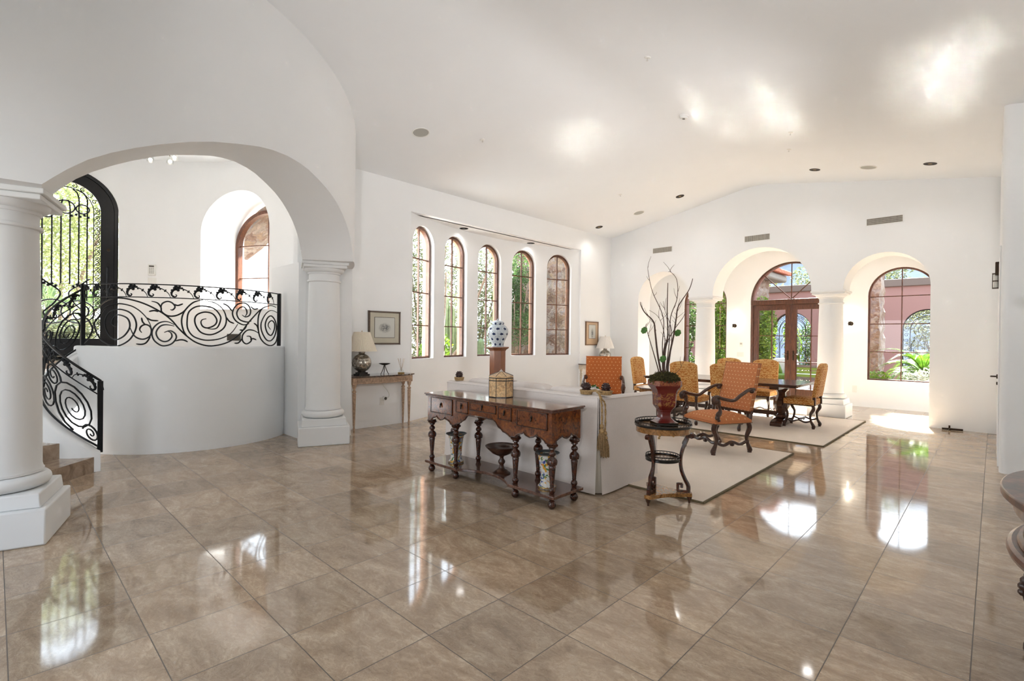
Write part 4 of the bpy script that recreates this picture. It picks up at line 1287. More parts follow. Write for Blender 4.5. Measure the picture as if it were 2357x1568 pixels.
# ---- carved open armchairs
def os_leg(m, pts, r=.024, n=7):
    P_ = smooth_path(pts, 6)
    k = len(P_)
    m.tube(P_, [r * (1.0 + .22 * sin(i / k * 9)) for i in range(k)], n)
def armchair(label, loc, rz, fabric):
    t = thing('open_armchair', label, 'armchair', loc, rz)
    hw, fy, by, sh = .295, -.275, .275, .40
    z0 = .014
    def leg(x, y, s):     # mutton-bone leg with scroll foot
        m = MB()
        os_leg(m, [(x, y, sh - .03), (x, y - .02 * s, sh - .10), (x, y + .022 * s, sh - .20), (x, y + .012 * s, .13), (x, y - .018 * s, .06), (x, y - .03 * s, .035)], .026)
        m.ball((x, y - .028 * s, .034), .032, 12)
        m.v = m.v
        m.lathe([(.026, 0), (.026, .012), (.018, .018)], 10, (x, y - .025 * s, 0))
        return m
    for x in (-hw + .03, hw - .03):
        leg(x, fy + .02, 1).build('leg', 'dark_wood', t, merge=False)
        leg(x, by - .03, -1).build('leg', 'dark_wood', t, merge=False)
    def wavy(p, q, amp):
        p, q = Vector(p), Vector(q)
        return [p.lerp(q, i / 20) + Vector((0, 0, amp * cos(i / 20 * 4 * PI) * (1 if i else 1))) for i in range(21)]
    m = MB()
    for x in (-hw + .03, hw - .03):
        m.tube(wavy((x, fy + .02, .125), (x, by - .03, .125), .018), .019, 7)
    m.tube(wavy((-hw + .03, fy + .10, .135), (hw - .03, fy + .10, .135), .020), .019, 7)
    for p in ((0, fy + .10, .115), (-hw + .03, 0, .105), (hw - .03, 0, .105)):
        m.lathe([(.0, -.018), (.022, -.010), (.03, .01), (.012, .03)], 6, p)
    m.build('stretcher', 'dark_wood', t, merge=False)
    MB().box(-hw, hw, fy, by, sh - .035, sh + .0).build('seat_rail', fabric, t, bevel=.01)
    def seat(u, v):
        x, y = (u - .5) * 2, (v - .5) * 2
        k = (1 - x ** 4) * (1 - y ** 4)
        return (x * hw, fy + (by - fy) * v, sh + .085 * k ** .55 + .0)
    m = MB().grid(seat, 20, 20)
    m.build('seat', fabric, t, smooth=60)
    # sagging dust cover
    MB().grid(lambda u, v: ((u - .5) * 2 * (hw - .03), fy + .03 + (by - fy - .06) * v, sh - .035 - .05 * (sin(u * PI) * sin(v * PI)) ** .5), 10, 10).build('dust_cover', 'lining', t)
    # reclined back
    zb, zt, lean = sh + .105, 1.10, .135
    bw = hw - .012
    def backp(x, z, d):
        q = (z - zb) / (zt - zb)
        return (x, by + .0 + lean * q + d, z)
    def FB(s_):
        def F(u, v):
            x = (u - .5) * 2 * bw
            z = zb + (zt - zb) * v
            ed = min(1, 8 * min(u, 1 - u)) * min(1, 10 * min(v, 1 - v))
            return backp(x, z, s_ * (.022 + .014 * ed))
        return F
    m = MB().grid(FB(-1), 18, 18).grid(FB(1), 18, 18)
    for (ua, va, uc, vc) in ((0, 0, 1, 0), (1, 0, 1, 1), (1, 1, 0, 1), (0, 1, 0, 0)):
        m.grid(lambda u, v, ua=ua, va=va, uc=uc, vc=vc: [a + (b_ - a) * v for a, b_ in zip(FB(-1)(ua + (uc - ua) * u, va + (vc - va) * u), FB(1)(ua + (uc - ua) * u, va + (vc - va) * u))], 18, 1)
    m.build('back', fabric, t, smooth=60)
    m = MB()
    for x in (-bw + .02, bw - .02):
        m.tube([(x, by - .01, .34), (x, by + .0, sh), backp(x, zb + .05, .02)], .020, 6)
    m.box(-bw, bw, by - .01, by + .03, zb - .03, zb + .012)
    m.build('back_frame', 'dark_wood', t, merge=False)
    for s_ in (-1, 1):
        m = MB()
        x = s_ * (hw + .005)
        armz = .66
        P_ = smooth_path([(x - s_ * .02, by + .04, armz + .12), (x, by - .06, armz + .115), (x + s_ * .01, by - .20, armz + .05), (x + s_ * .015, .02 - .05, armz - .005), (x + s_ * .01, fy + .10, armz + .015), (x, fy + .01, armz + .04), (x, fy - .035, armz + .02), (x, fy - .03, armz - .025), (x, fy + .0, armz - .02)], 6)
        k = len(P_)
        m.tube(P_, [.021 + .009 * max(0, 1 - abs(i / k - .78) / .25) for i in range(k)], 8)
        P_ = smooth_path([(x, fy + .015, armz + .01), (x, fy + .035, armz - .06), (x, fy + .06, armz - .13), (x, fy + .025, armz - .19), (x, fy + .045, sh + .01)], 6)
        m.tube(P_, [.024 + .007 * sin(i * .5) for i in range(len(P_))], 8)
        m.ball((x, fy - .012, armz), .036, 10)
        m.ball((x, fy + .02, sh + .05), .030, 10)
        m.ball((x - s_ * .015, by + .0, armz + .10), .032, 10)
        m.build('arm', 'dark_wood', t, merge=False)
    # brass-headed nails
    m = MB()
    def nail(p):
        m.lathe([(.0058, -.003), (.0045, .002), (0, .004)], 5, p, cap=False)
    for i in range(30):
        nail((-hw + 2 * hw * i / 29, fy - .003, sh - .028))
        for s_ in (-1, 1):
            nail((s_ * (hw + .003), fy + (by - fy) * i / 29, sh - .028))
    m.build('seat_nail_trim', 'bronze' if fabric == 'orange' else 'orange_deep', t, merge=False)
    m = MB()
    for i in range(40):
        z = zb + (zt - zb) * i / 39
        for s_ in (-1, 1):
            nail(backp(s_ * (bw + .002), z, .0))
            nail(backp(s_ * (bw - .004), z, -.022))
    for i in range(26):
        nail(backp(-bw + 2 * bw * i / 25, zb + .006, -.022))
        nail(backp(-bw + 2 * bw * i / 25, zt - .006, -.022))
    m.build('back_nail_trim', 'bronze' if fabric == 'orange' else 'orange_deep', t, merge=False)
    return t
armchair('orange dotted open armchair with carved scroll arms, nearest chair on the beige rug', (-2.525, 6.385, .014), rad(-27.2), 'orange')
armchair('orange dotted open armchair facing the room beyond the sofa back', (-4.38, 6.60, .014), rad(32.7), 'orange_deep')

# ---- round tiered gueridon with brass gallery rails
def gallery(m, r, z, h, n):
    m.tube([(r * cos(a), r * sin(a), z + h) for a in frange(0, 2 * PI, 48)[:-1]], .0045, 5, closed=True)
    m.tube([(r * cos(a), r * sin(a), z + .004) for a in frange(0, 2 * PI, 48)[:-1]], .0065, 5, closed=True)
    for i in range(n):
        a = 2 * PI * i / n
        w = 2 * PI / n * .5
        c = Vector((r * cos(a), r * sin(a), z + h * .55))
        tn = Vector((-sin(a), cos(a), 0))
        pts = [c + tn * (r * w * .85 * cos(q)) + Vector((0, 0, h * .38 * sin(q))) for q in frange(0, 2 * PI, 7)[:-1]]
        m.tube(pts, .0022, 3, closed=True)
def gueridon():
    t = thing('gueridon_table', 'round three-legged burl table with pierced black galleries beside the sofa arm', 'side table', (-2.06, 4.035, 0), 0)
    MB().lathe([(0, .652), (.228, .652), (.232, .648), (.228, .644), (.228, .60), (.215, .598), (0, .598)], 48).build('tabletop', 'burl_gold', t, smooth=30)
    m = MB().lathe([(.234, .650), (.238, .650), (.238, .664), (.234, .664)], 48, cap=False)
    gallery(m, .236, .662, .030, 46)
    m.build('top_gallery', 'black_base', t, merge=False)
    MB().lathe([(0, .368), (.135, .368), (.138, .360), (.0, .356)], 40).build('middle_shelf', 'burl_gold', t, smooth=30)
    m = MB().lathe([(.140, .352), (.145, .352), (.145, .374), (.140, .374)], 40, cap=False)
    gallery(m, .142, .372, .026, 30)
    m.build('shelf_gallery', 'black_base', t, merge=False)
    F_ = [(-2.073, 3.809), (-1.861, 4.138), (-2.25, 4.16)]
    A_ = [math.atan2(y - 4.035, x + 2.06) for x, y in F_]
    for a in A_:
        u = Vector((cos(a), sin(a), 0))
        m = MB()
        P_ = smooth_path([u * .205 + Vector((0, 0, .60)), u * .200 + Vector((0, 0, .55)), u * .165 + Vector((0, 0, .46)), u * .148 + Vector((0, 0, .37)), u * .155 + Vector((0, 0, .28)), u * .185 + Vector((0, 0, .20)), u * .212 + Vector((0, 0, .145)), u * .212 + Vector((0, 0, .085))], 6)
        m.tube(P_, [.020 - .004 * sin(i / len(P_) * PI) for i in range(len(P_))], 4)
        m.tube([u * .232 + Vector((0, 0, .575)) + u.cross(Vector((0, 0, 1))) * s_ for s_ in (-.02, .02)], .022, 10)
        for p, q in (((.205, .098), (.12, .098)), ((.128, .095), (.128, .165)), ((.128, .158), (.165, .158)), ((.160, .158), (.160, .125))):
            m.tube([u * p[0] + Vector((0, 0, p[1])), u * q[0] + Vector((0, 0, q[1]))], .013, 4)
        m.build('leg', 'red_wood', t, merge=False)
        MB().lathe([(.0, 0), (.008, .0), (.009, .02), (.018, .035), (.024, .055), (.024, .06)], 10, (u.x * .222, u.y * .222, 0)).build('foot', 'dark_wood', t)
    pts = []
    for i in range(3):
        a0 = A_[i]
        a1 = A_[(i + 1) % 3]
        d = (a1 - a0) % (2 * PI)
        for a in (a0 - .10, a0 + .10):
            pts.append((.245 * cos(a), .245 * sin(a)))
        for k in range(1, 8):
            q = k / 8
            p0 = Vector((.245 * cos(a0 + .10), .245 * sin(a0 + .10))); p1 = Vector((.245 * cos(a1 - .10), .245 * sin(a1 - .10)))
            p = p0.lerp(p1, q) * (1 - .25 * sin(q * PI))
            pts.append((p.x, p.y))
    MB().prism(pts, .058, .090).build('base_plinth', 'burl_gold', t, bevel=.003)
gueridon()

def urn():
    t = thing('square_urn', 'dark red lacquered square urn with gilt figures on the round gallery table', 'urn', (-2.055, 4.045, .654), rad(50))
    def pw(a):
        a = (a % (PI / 2))
        # square with small chamfers
        c = max(abs(cos(a)), abs(sin(a)))
        return min(1 / c, 1.28)
    pr = [(.105, 0), (.105, .03), (.098, .032), (.075, .045), (.055, .065), (.048, .09), (.050, .118), (.058, .126), (.058, .134), (.066, .145), (.082, .165), (.088, .18), (.088, .20), (.090, .26), (.094, .29), (.105, .315), (.122, .335), (.128, .345), (.128, .385), (.122, .39), (.115, .385), (.10, .34), (.0, .33)]
    n = 24
    MB().lathe([(r * .92, z) for r, z in pr], n, rot=PI / n, pw=pw).build('body', 'lacquer', t, smooth=28)
    return t
urn()
def clump(m, c, r, n, s=.02, sz=.5, seed=1):
    R = random.Random(seed)
    for i in range(n):
        a, q = R.uniform(0, 2 * PI), sqrt(R.random())
        x, y = r * q * cos(a), r * q * sin(a)
        z = sz * r * sqrt(max(0, 1 - q * q)) * R.uniform(.6, 1.1)
        d = Vector((R.uniform(-1, 1), R.uniform(-1, 1), R.uniform(-.3, 1))).normalized() * s * R.uniform(.6, 1.4)
        p = Vector(c) + Vector((x, y, z))
        e = d.cross(Vector((R.random(), R.random(), 1))).normalized() * s * .35
        m.add([p - d + e, p - d - e, p + d - e, p + d + e], [(0, 1, 2, 3)])
    return m
t = thing('branch_arrangement', 'bare brown branches in green moss standing in the red lacquered urn', 'dried arrangement', (-2.055, 4.045, 1.03))
m = MB().lathe([(.105, -.03), (.118, .01), (.10, .045), (.06, .068), (0, .075)], 20)
clump(m, (0, 0, .0), .128, 1500, .016, .62, 3)
m.build('moss', 'moss', t, merge=False)
R = random.Random(11)
cr, cu = Vector((.72, .694, 0)), Vector((0, 0, 1))
fw_ = Vector((-.694, .72, 0))
BRS = [  # main stems: (side, up) in metres from the urn mouth
    [(.0, .0, 0), (-.01, .25, .02), (.03, .40, .03), (.02, .60, 0), (.025, .86, .02)],
    [(.02, .0, .02), (.03, .2, 0), (.07, .4, -.02), (.10, .55, 0), (.12, .66, .01), (.20, .80, .0), (.235, .90, .02)],
    [(-.02, 0, 0), (-.05, .22, .03), (-.075, .42, .02), (-.10, .52, 0), (-.18, .60, 0), (-.215, .66, 0), (-.22, .69, .01)],
    [(-.01, 0, -.02), (-.03, .3, -.04), (-.03, .55, -.03), (-.12, .78, 0), (-.15, .95, .01), (-.152, 1.0, .01)],
    [(.0, 0, -.01), (.02, .35, -.05), (.03, .56, -.03), (.09, .72, -.02), (.10, .88, 0), (.05, .95, .0), (.025, .955, 0)],
    [(.01, 0, .03), (.02, .3, .05), (.09, .45, .06), (.16, .56, .03), (.18, .62, .02)],
    [(-.02, 0, .02), (-.06, .15, .05), (-.11, .30, .04), (-.16, .46, .02), (-.165, .5, .0)],
    [(.02, 0, -.02), (.05, .05, -.03), (.12, .12, -.03), (.17, .23, -.01)],
    [(-.01, 0, .0), (-.03, .16, -.02), (-.01, .38, -.04), (-.06, .55, -.03), (-.14, .62, 0)],
    [(.0, 0, .02), (.06, .2, .04), (.065, .45, .03), (.0, .62, .03), (-.02, .7, .02)],
]
for k, bp in enumerate(BRS):
    P_ = smooth_path([cr * (a + (.006 * math.sin(7 * b_ + k))) + cu * b_ + fw_ * c_ for a, b_, c_ in bp], 6)
    r0 = (.010, .009, .009, .0045, .0045, .005, .0055, .003, .004, .004)[k]
    n = len(P_)
    m = MB().tube(P_, [max(.0014, r0 * (1 - .75 * i / n)) for i in range(n)], 6)
    for q in range(5 if k < 7 else 2):
        i = int(n * R.uniform(.35, .9))
        d = Vector((R.uniform(-1, 1), R.uniform(-1, 1), 1.2)).normalized() * R.uniform(.03, .12)
        m.tube([P_[i], P_[i] + d * .5 + Vector((R.uniform(-.01, .01), 0, 0)), P_[i] + d], [.002, .0016, .001], 4)
    m.build('branch', 'twig', t, merge=False)
for a, b_, c_ in ((-.175, .445, .03), (.115, .425, .02), (-.035, .20, -.06)):
    c = cr * a + cu * b_ + fw_ * c_
    m = MB()
    for i in range(9):
        q = 2 * PI * i / 7
        m.ball(c + Vector((.018 * cos(q), .018 * sin(q) * .6, .018 * sin(q))) * (1 if i < 7 else .2), .014, 6)
    m.build('green_rosette', 'succulent', t, merge=False)

# ---- damask dining chairs
def dining_chair(label, loc, rz):
    t = thing('dining_chair', label, 'dining chair', loc, rz, None)
    hw, fy, by, sh = .225, -.22, .215, .40
    for x in (-hw + .03, hw - .03):
        for y, s_ in ((fy + .03, 1), (by - .03, -1)):
            m = MB()
            os_leg(m, [(x, y, sh - .02), (x, y - .018 * s_, sh - .09), (x, y + .024 * s_, sh - .18), (x, y + .014 * s_, .12), (x, y - .018 * s_, .055), (x, y - .026 * s_, .032)], .022, 6)
            m.ball((x, y - .022 * s_, .030), .028, 10)
            m.lathe([(.022, 0), (.022, .01)], 8, (x, y - .018 * s_, 0))
            m.build('leg', 'dark_wood', t, merge=False)
    def wavy(p, q, amp):
        p, q = Vector(p), Vector(q)
        return [p.lerp(q, i / 16) + Vector((0, 0, amp * cos(i / 16 * 4 * PI))) for i in range(17)]
    m = MB()
    for x in (-hw + .03, hw - .03):
        m.tube(wavy((x, fy + .03, .11), (x, by - .03, .11), .014), .015, 6)
    m.tube(wavy((-hw + .03, 0, .12), (hw - .03, 0, .12), .014), .015, 6)
    m.box(-hw + .01, hw - .01, fy + .01, by - .01, sh - .045, sh - .02)
    m.build('stretcher', 'dark_wood', t, merge=False)
    def seat(u, v):
        x, y = (u - .5) * 2, (v - .5) * 2
        k = (1 - x ** 4) * (1 - y ** 4)
        return (x * hw, fy + (by - fy) * v, sh + .055 + .035 * k ** .6)
    m = MB().grid(seat, 14, 14).box(-hw, hw, fy, by, sh - .025, sh + .056)
    m.build('seat', 'damask', t, smooth=60, bevel=0)
    zb, zt, lean = sh + .10, 1.0, .075
    def top(x): return zt + .035 * max(0, cos(x / hw * PI * .5)) ** 1.0 - .03 * (abs(x / hw) ** 8)
    def FB(s_):
        def F(u, v):
            x = (u - .5) * 2 * hw
            z = zb + (top(x) - zb) * v
            ed = min(1, 7 * min(u, 1 - u)) * min(1, 9 * min(v, 1 - v))
            return (x, by - .005 + lean * (z - zb) / (zt - zb) + s_ * (.026 + .016 * ed), z)
        return F
    m = MB().grid(FB(-1), 16, 14).grid(FB(1), 16, 14)
    for (ua, va, uc, vc) in ((0, 0, 1, 0), (1, 0, 1, 1), (1, 1, 0, 1), (0, 1, 0, 0)):
        m.grid(lambda u, v, ua=ua, va=va, uc=uc, vc=vc: [a + (b_ - a) * v for a, b_ in zip(FB(-1)(ua + (uc - ua) * u, va + (vc - va) * u), FB(1)(ua + (uc - ua) * u, va + (vc - va) * u))], 14 if va != vc else 16, 1)
    m.build('back', 'damask', t, smooth=60)
    for x in (-hw + .025, hw - .025):
        MB().box(x - .018, x + .018, by - .02, by + .02, sh - .03, zb + .02).build('back_post', 'dark_wood', t)
    for s_ in (-1, 1):
        m = MB()
        for i in range(34):
            z = zb + (zt - zb) * i / 33
            m.lathe([(.005, -.003), (.004, .002), (0, .0035)], 5, (s_ * (hw + .001), by - .005 + lean * (z - zb) / (zt - zb), z), cap=False)
        m.build('nail_trim', 'brass', t, merge=False)
    return t
G_ = 'damask chairs around the dining table'
dc = dining_chair('gold damask dining chair alone at the right end of the dining table', (-2.235, 9.14, .014), rad(-90))
dc['group'] = G_
dup(dc, (-3.66, 8.12, .014), rad(180), 'gold damask dining chair on the near side of the table, seen whole from behind', G_)
dup(dc, (-2.98, 8.10, .014), rad(180), 'gold damask dining chair on the near side, half hidden by the orange armchair', G_)
dup(dc, (-3.83, 9.98, .014), 0, 'gold damask dining chair on the far side, its top showing beside the far white column', G_)
dup(dc, (-3.14, 9.98, .014), 0, 'gold damask dining chair on the far side, in front of the garden doors', G_)
dup(dc, (-4.95, 9.10, .014), rad(90), 'gold damask dining chair at the left end of the table, behind the branches', G_)

def dining_table():
    t = thing('dining_table', 'long dark wood trestle dining table on the farther rug', 'dining table', (-3.46, 9.10, .014))
    hx, hy, z = 1.30, .58, .705
    m = MB().box(-hx, hx, -hy, hy, z - .022, z).box(-hx + .02, hx - .02, -hy + .02, hy - .02, z - .05, z - .022)
    m.build('tabletop', 'table_wood', t, bevel=.006)
    for sx in (-1, 1):
        x = sx * .93
        m = MB()
        m.prism_x([(-.34, 0), (-.34, .05), (-.26, .09), (-.10, .115), (.10, .115), (.26, .09), (.34, .05), (.34, 0)], x - .085, x + .085)
        m.build('foot', 'table_wood', t, bevel=.01)
        m = MB().lathe([(.10, .11), (.13, .13), (.13, .16), (.085, .19), (.11, .25), (.135, .32), (.12, .40), (.085, .47), (.075, .53), (.095, .54), (.10, .555), (.13, .575), (.13, .60), (.12, .605)], 8, (x, 0, 0), rot=PI / 8, sx=.8, sy=1.15)
        m.box(x - .07, x + .07, -.42, .42, .60, .655)
        m.build('pedestal', 'table_wood', t, smooth=25, merge=False)
    MB().box(-.9, .9, -.035, .035, .14, .21).build('stretcher', 'table_wood', t, bevel=.006)
dining_table()

# ---- drop-leaf occasional table with brass casters
def occasional():
    t = thing('occasional_table', 'oval wooden table on brass casters between the armchairs', 'side table', (-3.46, 6.62, .014), rad(-15))
    n = 40
    MB().lathe([(0, .685), (.33, .685), (.335, .692), (.33, .70), (0, .70)], n, sx=1.0, sy=.82).build('tabletop', 'burl_top', t, smooth=30)
    m = MB().box(-.20, .20, -.17, .17, .60, .686)
    m.build('apron', 'burl_gold', t, bevel=.004)
    for x in (-.17, .17):
        for y in (-.145, .145):
            l = MB().lathe([(.012, .045), (.018, .2), (.022, .60), (.024, .64)], 4, (x, y, 0), rot=PI / 4).build('leg', 'dark_wood', t, smooth=0)
            MB().lathe([(.012, .03), (.016, .035), (.018, .075)], 10, (x, y, 0)).tube([(x - .008, y - .012, .014), (x + .008, y - .012, .014)], .014, 10).build('brass_caster', 'brass', l, merge=False)
occasional()
t = thing('flower_pot', 'small terracotta pot standing on the dining table behind the branches', 'pot', (-4.32, 8.86, .72), .3)
MB().lathe([(0, 0), (.055, 0), (.08, .11), (.085, .11), (.085, .125), (.075, .125), (.05, .03), (0, .03)], 4, rot=PI / 4).build('body', 'terracotta', t, smooth=0)
t = thing('potted_succulent', 'small green and white flower ball on the sofa beside the orange armchair', 'plant', (-3.28, 4.75, .80))
m = clump(MB(), (0, 0, 0), .06, 240, .018, 1.0, 5)
clump(m, (0, 0, .02), .05, 160, .016, -1.0, 6)
m.build('leaves', 'succulent', t, merge=False)
m = MB()
R = random.Random(4)
for i in range(22):
    a, q = R.uniform(0, 2 * PI), R.uniform(-.5, 1)
    m.ball((.055 * cos(a) * sqrt(1 - q * q * .8), .055 * sin(a) * sqrt(1 - q * q * .8), .06 * q), .010, 6)
m.build('blossoms', 'white_fab', t, merge=False)
MB().lathe([(0, -.40), (.05, -.40), (.06, -.30), (.05, -.10), (.03, -.03), (0, -.03)], 16).build('pot', 'terracotta', t)

# ---- marble-topped wall consoles against the left wall
def wall_console(label, yc, mat, loc_x=XL + .006):
    """local x runs out from the wall, y along it"""
    t = thing('wall_console', label, 'console table', (loc_x, yc, 0))
    L, D, Hh = .56, .38, .80
    def out(a, k):      # bowed front outline with canted corners
        return [(0, -L - a), (D * .62 + a, -L - a), (D * .80 + a, -L + .10 - a * .4)] + [(D * .80 + a + .07 * cos(q * PI / 2), (L - .10) * q) for q in frange(-1, 1, 16)[1:-1]] + [(D * .80 + a, L - .10 + a * .4), (D * .62 + a, L + a), (0, L + a)]
    MB().prism(out(.022, 0), Hh, Hh + .022).build('marble_top', 'marble_dark', t, bevel=.004)
    MB().prism(out(0, 0), Hh - .095, Hh).build('apron', mat, t, smooth=25)
    m = MB()
    o = out(.004, 0)
    P_ = [Vector((x, y, 0)) for x, y in o[2:-2]]
    tot = 0
    zz = Hh - .05
    pts = []
    for i in range(len(P_) - 1):
        seg = P_[i + 1] - P_[i]
        nn = max(1, int(seg.length / .022))
        for k in range(nn):
            pts.append(P_[i] + seg * k / nn)
    for k, p in enumerate(pts[1:-1]):
        m.tube([p + Vector((0, 0, zz - .022)), p + Vector((.003, 0, zz + .0)), p + Vector((0, 0, zz + .022))], .0055, 5)
    for zl in (Hh - .012, Hh - .088):
        m.tube([p + Vector((.001, 0, zl)) for p in pts], .005, 5)
    m.build('carved_fluting', mat, t, merge=False)
    for (x, y) in ((.035, -L + .04), (.035, L - .04), (D * .80 - .03, -L + .09), (D * .80 - .03, L - .09)):
        m = MB().lathe([(.0, 0), (.010, .0), (.012, .02), (.016, .035), (.012, .05), (.019, .065), (.013, .075), (.016, .12), (.026, .52), (.027, .56), (.020, .575), (.030, .59), (.030, .60), (.016, .615), (.015, .63), (.026, .65), (.032, .68), (.036, Hh - .09)], 14, (x, y, 0))
        m.cbox((x, y, Hh - .055), (.07, .075, .09))
        l = m.build('leg', mat, t, smooth=40)
    return t
wall_console('bleached wood console with dark marble top beside the white column', 4.08, 'bleached')
wall_console('cream carved console with marble top in the far left corner', 9.95, 'bleached2')

def table_lamp(label, x, y, z, sh_mat, body, sc=1.0):
    t = thing('table_lamp', label, 'lamp', (x, y, z))
    m = MB().box(-.085, .085, -.085, .085, 0, .022).box(-.065, .065, -.065, .065, .022, .045)
    m.lathe([(.065, .045), (.055, .06)], 24)
    m.build('base', 'black_base', t, merge=False)
    cz_, r = .185, .140
    pr = [(.055, .058)] + [(r * cos(a), cz_ + r * .96 * sin(a)) for a in frange(-1.16, 1.22, 18)] + [(.045, .322), (.04, .33), (.05, .335), (.05, .345), (.03, .35)]
    MB().lathe(pr, 36).build('body', body, t, smooth=50)
    MB().lathe([(.028, .345), (.028, .365), (.012, .37), (.012, .42)], 16).build('neck', 'bronze', t)
    n = 72
    vs, fs = [], []
    for j, (r0, zz) in enumerate(((.215, .355), (.115, .635))):
        for i in range(n * 2):
            a = PI * i / n
            rr = r0 * (1 + (.02 if i % 2 else -.02))
            vs.append((rr * cos(a), rr * sin(a), zz))
    k = n * 2
    fs = [(i, (i + 1) % k, k + (i + 1) % k, k + i) for i in range(k)]
    MB().add(vs, fs).build('lamp_shade', sh_mat, t, smooth=0, recalc=False)
    MB().tube([(.115 * cos(a), .115 * sin(a), .635) for a in frange(0, 2 * PI, 36)[:-1]], .004, 5, closed=True).tube([(-.112, 0, .632), (.112, 0, .632)], .002, 4).build('shade_ring', sh_mat, t, merge=False)
    MB().lathe([(.002, .60), (.003, .64), (.007, .648), (.006, .655), (0, .662)], 8).build('finial', 'brass', t)
    m = MB().tube(smooth_path([(-.0, -.08, .03), (.02, -.14, .012), (-.0, -.20, .006), (-.04, -.26, .005), (-.10, -.30, .005)], 5), .003, 5)
    m.build('cord', 'black_base', t)
    return t
table_lamp('round antiqued silver lamp with cream pleated shade beside the white column', -6.72, 3.775, .823, 'shade', 'mercury')
table_lamp('round silver lamp with white pleated shade behind the far orange armchair', -6.70, 10.16, .823, 'shade2', 'mercury2')

t = thing('tripod_dish', 'small bronze dish on three bent legs on the marble console', 'dish', (-6.72, 4.16, .823))
MB().lathe([(0, .135), (.03, .138), (.075, .155), (.088, .168), (.08, .168), (.04, .152), (0, .148)], 24).build('dish', 'bronze', t, smooth=50)
for i in range(3):
    a = 2 * PI * i / 3 + .6
    MB().tube(smooth_path([(.008 * cos(a), .008 * sin(a), .14), (.022 * cos(a), .022 * sin(a), .09), (.045 * cos(a), .045 * sin(a), .04), (.062 * cos(a), .062 * sin(a), .012), (.07 * cos(a), .07 * sin(a), .004)], 4), .006, 6).build('leg', 'bronze', t)
t = thing('reed_diffuser', 'clear glass reed diffuser with thin sticks on the marble console', 'diffuser', (-6.72, 4.46, .823))
MB().lathe([(0, .0), (.05, .0), (.052, .006), (.052, .016), (0, .018)], 20).build('tray', 'brass', t)
MB().lathe([(.0, .02), (.042, .02), (.040, .03), (.015, .075), (.010, .085), (.011, .10)], 20, cap=False).build('bottle', 'clear', t)
for i in range(7):
    a = 2 * PI * i / 7
    MB().tube([(0, 0, .03), (.055 * cos(a), .055 * sin(a), .235)], .0018, 4).build('reed', 'bleached', t)

def picture(label, yc, zc, w, h, fr, mt_, sk, ops_, crop):
    t = thing('framed_picture', label, 'picture', (XL + .012, yc, zc))
    m = MB()
    f = .024
    for (a, c, d, e) in ((-w / 2, w / 2, -h / 2, -h / 2 + f), (-w / 2, w / 2, h / 2 - f, h / 2), (-w / 2, -w / 2 + f, -h / 2, h / 2), (w / 2 - f, w / 2, -h / 2, h / 2)):
        m.box(-.01, .018, a, c, d, e)
    m.build('picture_frame', fr, t, bevel=.004)
    MB().box(-.006, .006, -w / 2 + f * .8, w / 2 - f * .8, -h / 2 + f * .8, h / 2 - f * .8).build('mat_board', mt_, t)
    a, c, d, e = ops_
    MB().box(.006, .009, a - .006, c + .006, d - .006, e + .006).build('inner_line', 'ink', t)
    MB().box(.0085, .0105, a, c, d, e).build('drawing', sk, t)
    g = MB().add([(.014, -w / 2 + f, -h / 2 + f), (.014, w / 2 - f, -h / 2 + f), (.014, w / 2 - f, h / 2 - f), (.014, -w / 2 + f, h / 2 - f)], [(0, 1, 2, 3)]).build('picture_glass', 'clear', t, smooth=0, recalc=False)
picture('small landscape drawing in a brown frame above the bleached console lamp', 4.263, 1.535, .565, .52, 'pic_frame', 'paper', 'sketch', (-.175, .175, -.15, .16), 0)
picture('small portrait-shaped drawing with peach mat in a gilt frame in the far corner', 9.89, 1.53, .51, .56, 'pic_frame_gold', 'paper_peach', 'sketch2', (-.13, .13, -.12, .20), 0)

# ---- pedestal and ginger jar in the bay
t = thing('pedestal_stand', 'octagonal cherry wood pedestal standing before the bay windows', 'pedestal', (-6.35, 6.22, 0))
MB().lathe([(.15, .05), (.15, 1.19)], 8, rot=PI / 8).build('shaft', 'pedestal_wood', t, smooth=0)
MB().lathe([(.155, 1.17), (.165, 1.19), (.205, 1.215), (.215, 1.225), (.215, 1.238), (0, 1.238)], 8, rot=PI / 8).build('top', 'pedestal_wood', t, smooth=0)
MB().lathe([(.22, 0), (.22, .03), (.19, .045), (.17, .07), (.15, .08)], 8, rot=PI / 8).build('foot', 'pedestal_wood', t, smooth=0)
t = thing('ginger_jar', 'blue and white lidded porcelain jar on the wooden pedestal', 'jar', (-6.35, 6.22, 1.238))
MB().lathe([(0, 0), (.105, 0), (.108, .01), (.104, .04), (.118, .09), (.150, .16), (.178, .22), (.186, .27), (.178, .32), (.150, .36), (.118, .385), (.098, .395), (.095, .41), (0, .41)], 40).build('body', 'bluewhite', t, smooth=50)
MB().lathe([(.108, .40), (.110, .425), (.100, .445), (.070, .462), (.03, .47), (.012, .472), (.018, .482), (.016, .492), (0, .50)], 32).build('lid', 'bluewhite', t, smooth=50)

